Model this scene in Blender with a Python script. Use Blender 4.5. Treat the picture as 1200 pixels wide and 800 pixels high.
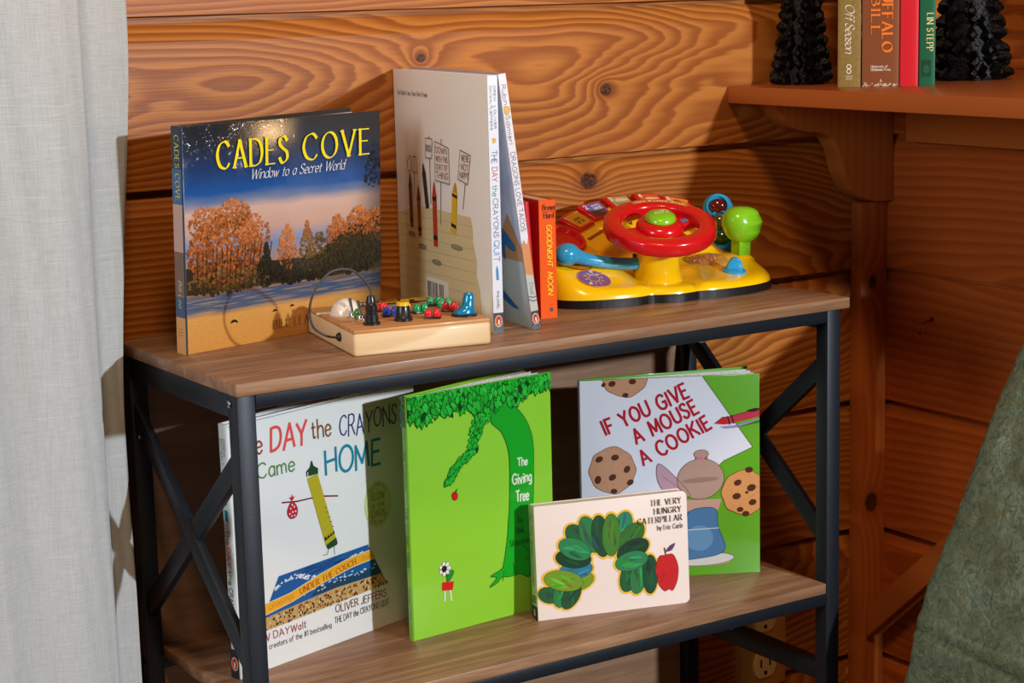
import bpy, bmesh, math, random
from mathutils import Vector, Matrix, noise
from mathutils.geometry import tessellate_polygon
random.seed(7)
for o in list(bpy.data.objects): bpy.data.objects.remove(o)
SC = bpy.context.scene
COL = SC.collection
PI = math.pi

# ------------------------------------------------------------------ camera, world, lights
def setup_view():
    cam = bpy.data.cameras.new('camera'); co = bpy.data.objects.new('camera', cam); COL.objects.link(co)
    r = Vector((0.8382, -0.5449, -0.0250)); u = Vector((0.1184, 0.1370, 0.9835)); f = Vector((0.5324, 0.8273, -0.1793))
    f.normalize(); r = (r - f * r.dot(f)).normalized(); u = r.cross(f)
    co.matrix_world = Matrix(((r.x, u.x, -f.x, -0.6992), (r.y, u.y, -f.y, -1.5427), (r.z, u.z, -f.z, 0.3382), (0, 0, 0, 1)))
    cam.sensor_width = 36; cam.lens = 2250.7 / 1200 * 36; cam.clip_start = .05; cam.clip_end = 50
    SC.camera = co
    w = bpy.data.worlds.new('world'); SC.world = w; w.use_nodes = True
    bg = w.node_tree.nodes['Background']; bg.inputs[0].default_value = (*WORLD[0], 1); bg.inputs[1].default_value = WORLD[1]
    SC.view_settings.view_transform = 'Standard'; SC.view_settings.look = 'None'
    SC.view_settings.gamma = 1; SC.view_settings.use_curve_mapping = False
    SC.view_settings.exposure = EXPOSURE
    for (n, loc, tgt, size, power, rgb) in LIGHTS:
        l = bpy.data.lights.new(n, 'AREA'); l.shape = 'DISK'; l.size = size; l.energy = power; l.color = rgb
        o = bpy.data.objects.new(n, l); COL.objects.link(o); o.location = loc
        o.rotation_euler = (Vector(tgt) - Vector(loc)).to_track_quat('-Z', 'Y').to_euler()
WORLD = ((1.0, .60, .30), .12)
EXPOSURE = 0.0
LIGHTS = [
    ('window_light', (1.11, -2.80, .72), (.42, .12, -.10), .10, 74, (.90, .96, 1.0)),
    ('ceiling_lamp', (-.50, -1.50, 2.2), (.40, .12, -.10), .45, 28, (1.0, .64, .34)),
    ('bedside_lamp', (2.05, -1.42, .20), (.09, .17, .18), .22, 12, (1.0, .62, .30)),
    ('side_window_light', (-2.2, -.75, .75), (.30, .15, .05), .9, 22, (.92, .95, 1.0)),
]
setup_view()

# ------------------------------------------------------------------ materials
def lin(c):
    c = c / 255.0
    return c / 12.92 if c <= .04045 else ((c + .055) / 1.055) ** 2.4
def rgb(c): return (lin(c[0]), lin(c[1]), lin(c[2]), 1)
MC = {}
def M(c, rough=.5, metal=0, coat=0, spec=.5, bump=0, bscale=400, trans=0, emit=None, alpha=1, coatr=.08):
    key = (tuple(c), rough, metal, coat, spec, bump, bscale, trans, alpha)
    if key in MC: return MC[key]
    m = bpy.data.materials.new('paint_%d' % len(MC)); m.use_nodes = True
    b = m.node_tree.nodes['Principled BSDF']
    b.inputs['Base Color'].default_value = rgb(c); b.inputs['Roughness'].default_value = rough
    b.inputs['Metallic'].default_value = metal; b.inputs['Coat Weight'].default_value = coat
    b.inputs['Coat Roughness'].default_value = coatr
    b.inputs['Specular IOR Level'].default_value = spec; b.inputs['Transmission Weight'].default_value = trans
    b.inputs['Alpha'].default_value = alpha
    if bump:
        g = G(m); bp = g('ShaderNodeBump', Strength=bump, Distance=.001, Height=g.noise(g.obj(), bscale, 3))
        m.node_tree.links.new(bp.outputs[0], b.inputs['Normal'])
    MC[key] = m
    return m
class G:
    """small helper to wire nodes"""
    def __init__(s, m): s.nt = m.node_tree; s.b = s.nt.nodes.get('Principled BSDF')
    def put(s, sock, v):
        if v is None: return
        if hasattr(v, 'outputs'): v = v.outputs[0]
        if isinstance(v, bpy.types.NodeSocket): s.nt.links.new(v, sock)
        else:
            try: sock.default_value = v
            except Exception: sock.default_value = (*v, 1)
    def __call__(s, t, **kw):
        n = s.nt.nodes.new(t)
        for k, v in kw.items():
            s.put(n.inputs[k.replace('_', ' ')], v)
        return n
    def m(s, op, a, b=None, c=None):
        n = s.nt.nodes.new('ShaderNodeMath'); n.operation = op
        for i, v in enumerate((a, b, c)):
            if v is not None: s.put(n.inputs[i], v)
        return n.outputs[0]
    def vm(s, op, a, b=None):
        n = s.nt.nodes.new('ShaderNodeVectorMath'); n.operation = op
        s.put(n.inputs[0], a)
        if b is not None: s.put(n.inputs[1], b)
        return n
    def obj(s): return s.nt.nodes.new('ShaderNodeTexCoord').outputs['Object']
    def sep(s, v):
        n = s.nt.nodes.new('ShaderNodeSeparateXYZ'); s.put(n.inputs[0], v); return n.outputs
    def comb(s, x, y, z):
        n = s.nt.nodes.new('ShaderNodeCombineXYZ')
        for i, v in enumerate((x, y, z)): s.put(n.inputs[i], v)
        return n.outputs[0]
    def noise(s, v, scale=5, detail=2, rough=.5, dist=0):
        n = s.nt.nodes.new('ShaderNodeTexNoise'); s.put(n.inputs['Vector'], v)
        n.inputs['Scale'].default_value = scale; n.inputs['Detail'].default_value = detail
        n.inputs['Roughness'].default_value = rough; n.inputs['Distortion'].default_value = dist
        return n.outputs[0]
    def ramp(s, v, stops, interp='LINEAR'):
        n = s.nt.nodes.new('ShaderNodeValToRGB'); s.put(n.inputs[0], v); n.color_ramp.interpolation = interp
        e = n.color_ramp.elements
        while len(e) < len(stops): e.new(.5)
        for i, (p, c) in enumerate(stops): e[i].position = p; e[i].color = rgb(c)
        return n.outputs[0]
    def mix(s, f, a, b, blend='MIX'):
        n = s.nt.nodes.new('ShaderNodeMix'); n.data_type = 'RGBA'; n.blend_type = blend
        s.put(n.inputs[0], f); s.put(n.inputs[6], a); s.put(n.inputs[7], b)
        return n.outputs[2]
    def smooth(s, v, a, b):
        n = s.nt.nodes.new('ShaderNodeMapRange'); n.interpolation_type = 'SMOOTHSTEP'
        s.put(n.inputs[0], v); n.inputs[1].default_value = a; n.inputs[2].default_value = b
        return n.outputs[0]
def new_mat(name, rough=.5, coat=0, spec=.5):
    m = bpy.data.materials.new(name); m.use_nodes = True; g = G(m)
    g.b.inputs['Roughness'].default_value = rough; g.b.inputs['Coat Weight'].default_value = coat
    g.b.inputs['Specular IOR Level'].default_value = spec; g.b.inputs['Coat Roughness'].default_value = .12
    return m, g
def pine(name, light, mid, dark, along=0, up=2, pitch=None, off=0, rough=.42, ringf=150, knots=(), coat=.12, slope=.08, depth=.03, warp=.012, spec=.35, tilt=.10, contrast=.8):
    """boards cut from a log: growth rings sliced by the board's face"""
    m, g = new_mat(name, rough, coat, spec)
    p = g.obj(); xyz = g.sep(p); x = xyz[along]; z = xyz[up]
    if pitch:
        q = g.m('DIVIDE', g.m('SUBTRACT', z, off), pitch); idx = g.m('FLOOR', q)
        wn = g.nt.nodes.new('ShaderNodeTexWhiteNoise'); wn.noise_dimensions = '1D'; g.put(wn.inputs['W'], idx)
        rnd = wn.outputs[0]; zc = g.m('MULTIPLY', g.m('SUBTRACT', g.m('FRACT', q), g.m('MULTIPLY_ADD', g.m('SINE', g.m('MULTIPLY', g.m('SUBTRACT', idx, 7.0), 2.4)), .95, .56)), pitch)
    else: rnd = .37; zc = g.m('SUBTRACT', z, off)
    xs = g.m('MULTIPLY_ADD', rnd, 37.0, x)
    lowv = g.comb(g.m('MULTIPLY', xs, .62), g.m('MULTIPLY', zc, 1.6), rnd)
    low = g.noise(lowv, 3.2, 2, .5)
    wv = g.comb(g.m('MULTIPLY', xs, .45), g.m('MULTIPLY', zc, 4.0), rnd)
    w2 = g.noise(wv, 7, 3, .55)
    yv = g.m('ADD', g.m('ADD', g.m('MULTIPLY', x, tilt), g.m('MULTIPLY_ADD', g.m('SUBTRACT', low, .5), slope, depth)), g.m('MULTIPLY', g.m('SUBTRACT', w2, .5), warp))
    kf = None
    for (kx, kz, kr) in knots:
        d = g.vm('LENGTH', g.comb(g.m('MULTIPLY', g.m('SUBTRACT', x, kx), .8), g.m('SUBTRACT', z, kz), 0)).outputs[1]
        if kf is None: kf = []
        kf.append((d, kr))
    r = g.m('SQRT', g.m('ADD', g.m('MULTIPLY', zc, zc), g.m('MULTIPLY', yv, yv)))
    if kf:
        for d, kr in kf:
            bumpk = g.m('MULTIPLY', g.m('EXPONENT', g.m('MULTIPLY', g.m('DIVIDE', d, kr * 1.8), -1.0)), .03)
            r = g.m('ADD', r, bumpk)
    ph = g.m('FRACT', g.m('MULTIPLY', r, ringf))
    ring = g.m('MULTIPLY', g.smooth(ph, 0, .75), g.m('SUBTRACT', 1.0, g.smooth(ph, .82, 1.0)))
    fine = g.noise(g.comb(g.m('MULTIPLY', xs, 8), xyz[1] if along == 0 else xyz[0], g.m('MULTIPLY', z, 420)), 1, 3, .6)
    c = g.mix(g.m('MULTIPLY', ring, contrast), light, dark)
    tone = g.noise(g.comb(g.m('MULTIPLY', xs, 1.5), rnd, g.m('MULTIPLY', zc, 9)), 2.5, 2)
    c = g.mix(g.m('MULTIPLY', tone, .55), c, mid)
    c = g.mix(g.m('MULTIPLY', fine, .30), c, dark)
    if kf:
        for d, kr in kf:
            halo = g.m('SUBTRACT', 1.0, g.smooth(d, kr * .7, kr * 2.4))
            c = g.mix(g.m('MULTIPLY', halo, .55), c, (*rgb(dark)[:3],))
            core = g.m('SUBTRACT', 1.0, g.smooth(d, kr * .75, kr * 1.05))
            inner = g.noise(p, 260, 2)
            c = g.mix(core, c, g.ramp(inner, [(.35, (38, 18, 10)), (.7, (110, 62, 34))]))
    g.put(g.b.inputs['Base Color'], c)
    bp = g('ShaderNodeBump', Strength=.12, Distance=.002, Height=g.m('ADD', g.m('MULTIPLY', ring, -.4), fine))
    g.nt.links.new(bp.outputs[0], g.b.inputs['Normal'])
    return m
# give mix() sRGB triples directly
_mix0 = G.mix
def _mix(s, f, a, b, blend='MIX'):
    cv = lambda v: rgb(v) if isinstance(v, tuple) and len(v) == 3 and max(v) > 1.01 else ((*v, 1) if isinstance(v, tuple) and len(v) == 3 else v)
    return _mix0(s, f, cv(a), cv(b), blend)
G.mix = _mix
def laminate(name, light, dark, along=0, rough=.45):
    m, g = new_mat(name, rough, .05, .4)
    xyz = g.sep(g.obj()); x = xyz[along]; o1 = xyz[1] if along == 0 else xyz[0]; z = xyz[2]
    v = g.comb(g.m('MULTIPLY', x, 2.0), g.m('MULTIPLY', o1, 22), g.m('MULTIPLY', z, 22))
    a = g.noise(v, 2.4, 4, .6, 1.1)
    f = g.noise(g.comb(g.m('MULTIPLY', x, 14), g.m('MULTIPLY', o1, 420), g.m('MULTIPLY', z, 420)), 1, 2, .6)
    c = g.ramp(a, [(.25, dark), (.5, tuple((p + q) // 2 for p, q in zip(light, dark))), (.72, light)])
    c = g.mix(g.m('MULTIPLY', g.smooth(f, .45, .75), .45), c, dark)
    g.put(g.b.inputs['Base Color'], c)
    bp = g('ShaderNodeBump', Strength=.08, Distance=.001, Height=f); g.nt.links.new(bp.outputs[0], g.b.inputs['Normal'])
    return m

# ------------------------------------------------------------------ mesh helpers
class MB:
    def __init__(s): s.v = []; s.f = []; s.mi = []; s.mats = []; s.sm = []
    def mat(s, m):
        if m not in s.mats: s.mats.append(m)
        return s.mats.index(m)
    def add(s, verts, faces, m, smooth=False):
        o = len(s.v); s.v += [tuple(v) for v in verts]; i = s.mat(m)
        for f in faces: s.f.append([o + k for k in f]); s.mi.append(i); s.sm.append(smooth)
        return s
    def box(s, x0, x1, y0, y1, z0, z1, m, bev=0, T=None, seg=2):
        bm = bmesh.new()
        vs = [bm.verts.new((x, y, z)) for x in (x0, x1) for y in (y0, y1) for z in (z0, z1)]
        for q in ((0, 1, 3, 2), (4, 6, 7, 5), (0, 4, 5, 1), (2, 3, 7, 6), (0, 2, 6, 4), (1, 5, 7, 3)): bm.faces.new([vs[i] for i in q])
        if bev: bmesh.ops.bevel(bm, geom=list(bm.edges), offset=bev, segments=seg, profile=.5, affect='EDGES')
        return s.bm(bm, m, T, bool(bev))
    def bm(s, bm, m, T=None, smooth=True):
        if T: bm.transform(T)
        bmesh.ops.recalc_face_normals(bm, faces=list(bm.faces))
        bm.verts.index_update(); s.add([v.co[:] for v in bm.verts], [[v.index for v in f.verts] for f in bm.faces], m, smooth); bm.free()
        return s
    def bar(s, a, b, w, h, m, upv=(0, 0, 1), bev=0):
        a = Vector(a); b = Vector(b); d = (b - a); L = d.length; d.normalize()
        sx = d.cross(Vector(upv)).normalized(); up = sx.cross(d)
        T = Matrix(((d.x, sx.x, up.x, a.x), (d.y, sx.y, up.y, a.y), (d.z, sx.z, up.z, a.z), (0, 0, 0, 1)))
        return s.box(0, L, -w / 2, w / 2, -h / 2, h / 2, m, bev, T)
    def lathe(s, prof, m, n=28, T=None, smooth=True):
        """prof: (r, z) from bottom to top around local z"""
        vs = []; fs = []
        for (r, z) in prof:
            for k in range(n):
                a = 2 * PI * k / n; vs.append(Vector((r * math.cos(a), r * math.sin(a), z)))
        for i in range(len(prof) - 1):
            for k in range(n): fs.append([i * n + k, i * n + (k + 1) % n, (i + 1) * n + (k + 1) % n, (i + 1) * n + k])
        fs.append(list(range(n))[::-1]); fs.append([(len(prof) - 1) * n + k for k in range(n)])
        if T: vs = [T @ v for v in vs]
        return s.add(vs, fs, m, smooth)
    def tube(s, pts, r, m, n=10, closed=False):
        P = [Vector(p) for p in pts]; N = len(P); vs = []; fs = []; prev = None
        for i, p in enumerate(P):
            t = (P[(i + 1) % N] - P[i - 1]) if closed else (P[min(i + 1, N - 1)] - P[max(i - 1, 0)])
            t.normalize()
            if prev is None: prev = t.orthogonal().normalized()
            sx = (prev - t * prev.dot(t)).normalized(); prev = sx; sy = t.cross(sx)
            rr = r[i] if isinstance(r, (list, tuple)) else r
            for k in range(n):
                a = 2 * PI * k / n; vs.append(p + sx * rr * math.cos(a) + sy * rr * math.sin(a))
        for i in range(N if closed else N - 1):
            j = (i + 1) % N
            for k in range(n): fs.append([i * n + k, i * n + (k + 1) % n, j * n + (k + 1) % n, j * n + k])
        if not closed: fs.append(list(range(n))[::-1]); fs.append([(N - 1) * n + k for k in range(n)])
        return s.add(vs, fs, m, True)
    def prism(s, pts, T, h, m, bev=0, smooth=False):
        """outline in local xy, extruded 0..h along local z, placed by T"""
        bm = bmesh.new(); vs = [bm.verts.new((x, y, 0)) for x, y in pts]; f = bm.faces.new(vs)
        ex = bmesh.ops.extrude_face_region(bm, geom=[f]); nv = [e for e in ex['geom'] if isinstance(e, bmesh.types.BMVert)]
        for v in nv: v.co.z = h
        if bev:
            ed = [e for e in bm.edges if abs(e.verts[0].co.z - e.verts[1].co.z) < 1e-7]
            bmesh.ops.bevel(bm, geom=ed, offset=bev, segments=3, profile=.5, affect='EDGES')
        return s.bm(bm, m, T, smooth or bool(bev))
    def ball(s, c, r, m, T=None, nu=20, nv=12, zmin=-1):
        rx, ry, rz = r if isinstance(r, (tuple, list)) else (r, r, r)
        vs = []; fs = []
        for i in range(nv + 1):
            t = math.asin(zmin) + (PI / 2 - math.asin(zmin)) * i / nv if zmin > -1 else -PI / 2 + PI * i / nv
            for k in range(nu):
                a = 2 * PI * k / nu
                v = Vector((rx * math.cos(t) * math.cos(a), ry * math.cos(t) * math.sin(a), rz * math.sin(t)))
                if T: v = T @ v
                vs.append(v + Vector(c))
        for i in range(nv):
            for k in range(nu): fs.append([i * nu + k, i * nu + (k + 1) % nu, (i + 1) * nu + (k + 1) % nu, (i + 1) * nu + k])
        fs.append(list(range(nu))[::-1]); fs.append([nv * nu + k for k in range(nu)])
        return s.add(vs, fs, m, True)
    def art(s, A, O, U, V, N, clip=None, lift=.00025):
        """lay a printed design (2-D, metres) on a plane"""
        O = Vector(O); U = Vector(U); V = Vector(V); N = Vector(N)
        flip = U.cross(V).dot(N) < 0
        for kk, (pts, c, ly) in enumerate(A.polys):
            if clip:
                pts = clip_rect(pts, *clip)
                if len(pts) < 3: continue
            d = N * (lift + ly * .00009 + (kk % 13) * .000004)
            if flip: pts = pts[::-1]
            s.add([O + U * x + V * y + d for x, y in pts], [list(range(len(pts)))], c if not isinstance(c, tuple) else M(c, A.rough, 0, A.coat, .4))
        return s
    def obj(s, name, parent=None, smooth_angle=40, loc=None):
        me = bpy.data.meshes.new(name); me.from_pydata(s.v, [], s.f)
        for m in s.mats: me.materials.append(m)
        me.polygons.foreach_set('material_index', s.mi); me.polygons.foreach_set('use_smooth', s.sm)
        me.update()
        if any(s.sm): me.set_sharp_from_angle(angle=math.radians(smooth_angle))
        o = bpy.data.objects.new(name, me); COL.objects.link(o)
        if parent: o.parent = parent
        if loc: o.location = loc
        return o
def tag(o, label=None, cat=None, group=None, kind=None):
    if label: o['label'] = label
    if cat: o['category'] = cat
    if group: o['group'] = group
    if kind: o['kind'] = kind
    return o
def thing(name, label, cat, loc=(0, 0, 0), rot=(0, 0, 0), group=None):
    o = bpy.data.objects.new(name, None); o.empty_display_size = .02; COL.objects.link(o); o.location = loc; o.rotation_euler = rot
    return tag(o, label, cat, group)
def clip_rect(P, x0, x1, y0, y1):
    for ax, lim, sg in ((0, x0, 1), (0, x1, -1), (1, y0, 1), (1, y1, -1)):
        out = []
        for i in range(len(P)):
            a = P[i - 1]; b = P[i]; da = (a[ax] - lim) * sg; db = (b[ax] - lim) * sg
            if da >= 0: out.append(a)
            if (da >= 0) != (db >= 0):
                t = da / (da - db); out.append((a[0] + (b[0] - a[0]) * t, a[1] + (b[1] - a[1]) * t))
        P = out
        if len(P) < 3: return []
    return P
def crom(P, closed=False, n=6):
    if len(P) < 3: return list(P)
    out = []; N = len(P); rng = range(N) if closed else range(N - 1)
    for i in rng:
        g = (lambda k: P[k % N]) if closed else (lambda k: P[max(0, min(N - 1, k))])
        p0, p1, p2, p3 = g(i - 1), g(i), g(i + 1), g(i + 2)
        for j in range(n):
            t = j / n; t2 = t * t; t3 = t2 * t
            out.append(tuple(.5 * (2 * b + (c - a) * t + (2 * a - 5 * b + 4 * c - d) * t2 + (3 * b - a - 3 * c + d) * t3) for a, b, c, d in zip(p0, p1, p2, p3)))
    if not closed: out.append(tuple(P[-1]))
    return out
# ------------------------------------------------------------------ lettering: a stroke alphabet, units of a tenth of the capital height
_UP = {
'A': (8, 'L0,0 4,10 8,0|L1.4,3.4 6.6,3.4'), 'B': (6.4, 'L0,0 0,10|C0,10 3.4,10 5.4,8.8 5.4,6.8 3.4,5.4 0,5.4|C0,5.4 4,5.4 6.2,4.2 6.2,1.6 4,0 0,0'),
'C': (7.8, 'C7.6,8.4 6.2,9.7 4.4,10 1.5,8.7 0,5 1.5,1.3 4.4,0 6.2,.3 7.7,1.7'), 'D': (7.8, 'L0,0 0,10|C0,10 3.4,10 6.5,8.6 7.8,5 6.5,1.4 3.4,0 0,0'),
'E': (5.6, 'L0,0 0,10|L0,10 5.4,10|L0,5.3 4.6,5.3|L0,0 5.6,0'), 'F': (5.4, 'L0,0 0,10|L0,10 5.4,10|L0,5.2 4.4,5.2'),
'G': (8.2, 'C7.6,8.4 6.2,9.7 4.4,10 1.5,8.7 0,5 1.5,1.3 4.4,0 6.4,.4 7.9,1.6|L7.9,1.4 7.9,4.6|L5.2,4.6 8.2,4.6'), 'H': (7.4, 'L0,0 0,10|L7.4,0 7.4,10|L0,5.2 7.4,5.2'),
'I': (.6, 'L.3,0 .3,10'), 'J': (4, 'C4,10 4,5 3.8,1.4 2,0 0,1'), 'K': (7, 'L0,0 0,10|L6.6,10 0,4.2|L2.2,6 7,0'), 'L': (5.4, 'L0,0 0,10|L0,0 5.4,0'),
'M': (9, 'L0,0 0.6,10|L.6,10 4.5,2|L4.5,2 8.4,10|L8.4,10 9,0'), 'N': (7.8, 'L0,0 0,10|L0,10 7.8,0|L7.8,0 7.8,10'),
'O': (8.8, 'O4.4,5 4.4,5'), 'P': (6, 'L0,0 0,10|C0,10 3.6,10 5.9,8.8 5.9,6 3.6,4.7 0,4.7'), 'Q': (8.8, 'O4.4,5 4.4,5|L5,2.4 8.8,-1'),
'R': (6.8, 'L0,0 0,10|C0,10 3.6,10 5.7,8.9 5.7,6.4 3.6,5.1 0,5.1|L3,5.1 6.8,0'), 'S': (5.6, 'C5.2,8.6 4,9.8 2.6,10 .6,9.2 .3,7.2 2.4,5.5 5,4 5.3,1.6 3,0 1.2,.3 0,1.8'),
'T': (7, 'L3.5,0 3.5,10|L0,10 7,10'), 'U': (7.2, 'C0,10 0,6 .2,2.4 1.6,.4 3.6,0 5.6,.4 7,2.4 7.2,6 7.2,10'), 'V': (7.8, 'L0,10 3.9,0|L3.9,0 7.8,10'),
'W': (11, 'L0,10 2.8,0|L2.8,0 5.5,9|L5.5,9 8.2,0|L8.2,0 11,10'), 'X': (7.4, 'L0,0 7.4,10|L0,10 7.4,0'), 'Y': (7.4, 'L0,10 3.7,5|L3.7,5 7.4,10|L3.7,5 3.7,0'), 'Z': (6.6, 'L0,10 6.4,10 0,0 6.6,0'),
'a': (4.8, 'C4.6,5.2 3,6.4 1,5.6 0,3 1,.6 2.6,0 4.4,1.6|L4.7,6.2 4.8,0'), 'b': (5, 'L0,0 0,10|C0,4.6 1.8,6.3 4,5.6 5,3.1 4,.6 1.8,0 0,1.4'), 'c': (4.4, 'C4.3,5.2 2.8,6.3 .8,5.4 0,3 .8,.7 2.8,0 4.4,1.2'),
'd': (5, 'L5,0 5,10|C5,4.6 3.2,6.3 1,5.6 0,3.1 1,.6 3.2,0 5,1.4'), 'e': (4.8, 'C.2,3.3 4.7,3.5 4.4,5.2 2.6,6.3 .7,5.3 0,3 .8,.7 2.8,0 4.7,1.2'), 'f': (3.4, 'C3.6,9.4 2.4,10 1.4,8.8 1.3,6 1.3,0|L0,6 3.2,6'),
'g': (4.8, 'C4.6,5.2 3,6.3 1,5.5 0,3.2 1,.8 2.8,.2 4.5,1.6|C4.7,6.2 4.7,1 4.4,-2 2.6,-3 .4,-2.2'), 'h': (4.8, 'L0,0 0,10|C0,4.2 1.6,6.1 3.6,6 4.7,4.4 4.8,0'), 'i': (.6, 'L.3,0 .3,6.2|L.3,8.3 .35,9.1'),
'j': (1.6, 'C1.4,6.2 1.4,0 1,-2.4 -.6,-2.8|L1.4,8.3 1.45,9.1'), 'k': (4.6, 'L0,0 0,10|L4.2,6.2 0,2.6|L1.5,3.8 4.6,0'), 'l': (.6, 'L.3,0 .3,10'), 'm': (7.8, 'L0,0 0,6.2|C0,4.4 1.4,6.2 3,6.1 3.9,4.6 3.9,0|C3.9,4.4 5.3,6.2 6.8,6.1 7.7,4.6 7.8,0'),
'n': (4.8, 'L0,0 0,6.2|C0,4.2 1.6,6.2 3.6,6.1 4.7,4.4 4.8,0'), 'o': (5, 'O2.5,3.1 2.5,3.1'), 'p': (5, 'L0,-3 0,6.2|C0,4.6 1.8,6.3 4,5.6 5,3.1 4,.6 1.8,0 0,1.4'), 'q': (5, 'L5,-3 5,6.2|C5,4.6 3.2,6.3 1,5.6 0,3.1 1,.6 3.2,0 5,1.4'),
'r': (3.2, 'L0,0 0,6.2|C0,4 1,5.8 2.2,6.3 3.2,5.8'), 's': (3.8, 'C3.5,5.4 2,6.2 .4,5.4 .5,4 2.4,3.1 3.7,2 3.2,.5 1.6,0 0,1'), 't': (3, 'C1.2,8.6 1.2,1.4 1.8,.1 3,.5|L0,6 3,6'), 'u': (4.8, 'C0,6.2 0,2 1,.2 2.8,.1 4.6,2|L4.7,6.2 4.8,0'),
'v': (4.8, 'L0,6.2 2.4,0|L2.4,0 4.8,6.2'), 'w': (7, 'L0,6.2 1.8,0|L1.8,0 3.5,5.6|L3.5,5.6 5.2,0|L5.2,0 7,6.2'), 'x': (4.6, 'L0,0 4.6,6.2|L0,6.2 4.6,0'), 'y': (4.8, 'L0,6.2 2.5,.4|L4.8,6.2 1.4,-3'), 'z': (4.4, 'L0,6.2 4.2,6.2 0,0 4.4,0'),
'1': (2.4, 'L0,8 1.6,10|L1.6,10 1.6,0'), '2': (5.4, 'C.2,8 1.2,9.8 3.2,10 5,8.6 4.6,6 2,2.6 0,0|L0,0 5.4,0'), '3': (5.4, 'C.2,9 2.4,10 4.8,8.8 4.4,6 2.2,5.3 4.8,4.6 5.2,1.8 2.8,0 0,1'), '4': (6, 'L4.4,0 4.4,10|L4.4,10 0,3|L0,3 6,3'), '5': (5.4, 'L5,10 .8,10|L.8,10 .5,5.6|C.5,5.6 2.8,6.4 5.2,4.8 5,1.4 2.4,0 0,1'),
"'": (.8, 'L.4,10 .3,7.6'), '.': (.8, 'L.2,0 .2,.9'), ',': (.8, 'L.5,.8 .1,-1.4'), '!': (.8, 'L.4,3 .4,10|L.4,0 .4,.8'), '/': (4, 'L0,-1 4,10'), '-': (3, 'L0,4 3,4'), '#': (6, 'L1.4,0 2.2,10|L4,0 4.8,10|L0,3 6,3|L0,7 6,7'),
'&': (8, 'C8,0 3,6.4 2,8.6 3.4,10 4.8,8.6 3.6,6.4 .4,3.6 .8,.6 3.4,0 6,1.6 7.6,5'),
}
def glyph(ch):
    w, d = _UP[ch]; st = []
    for s in d.split('|'):
        p = [tuple(float(q) for q in t.split(',')) for t in s[1:].split()]
        if s[0] == 'L': st.append(('L', p))
        elif s[0] == 'C': st.append(('C', crom(p, False, 5)))
        else:
            (cx, cy), (rx, ry) = p; st.append(('C', [(cx + rx * math.cos(a * PI / 12), cy + ry * math.sin(a * PI / 12)) for a in range(25)]))
    return w, st
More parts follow.
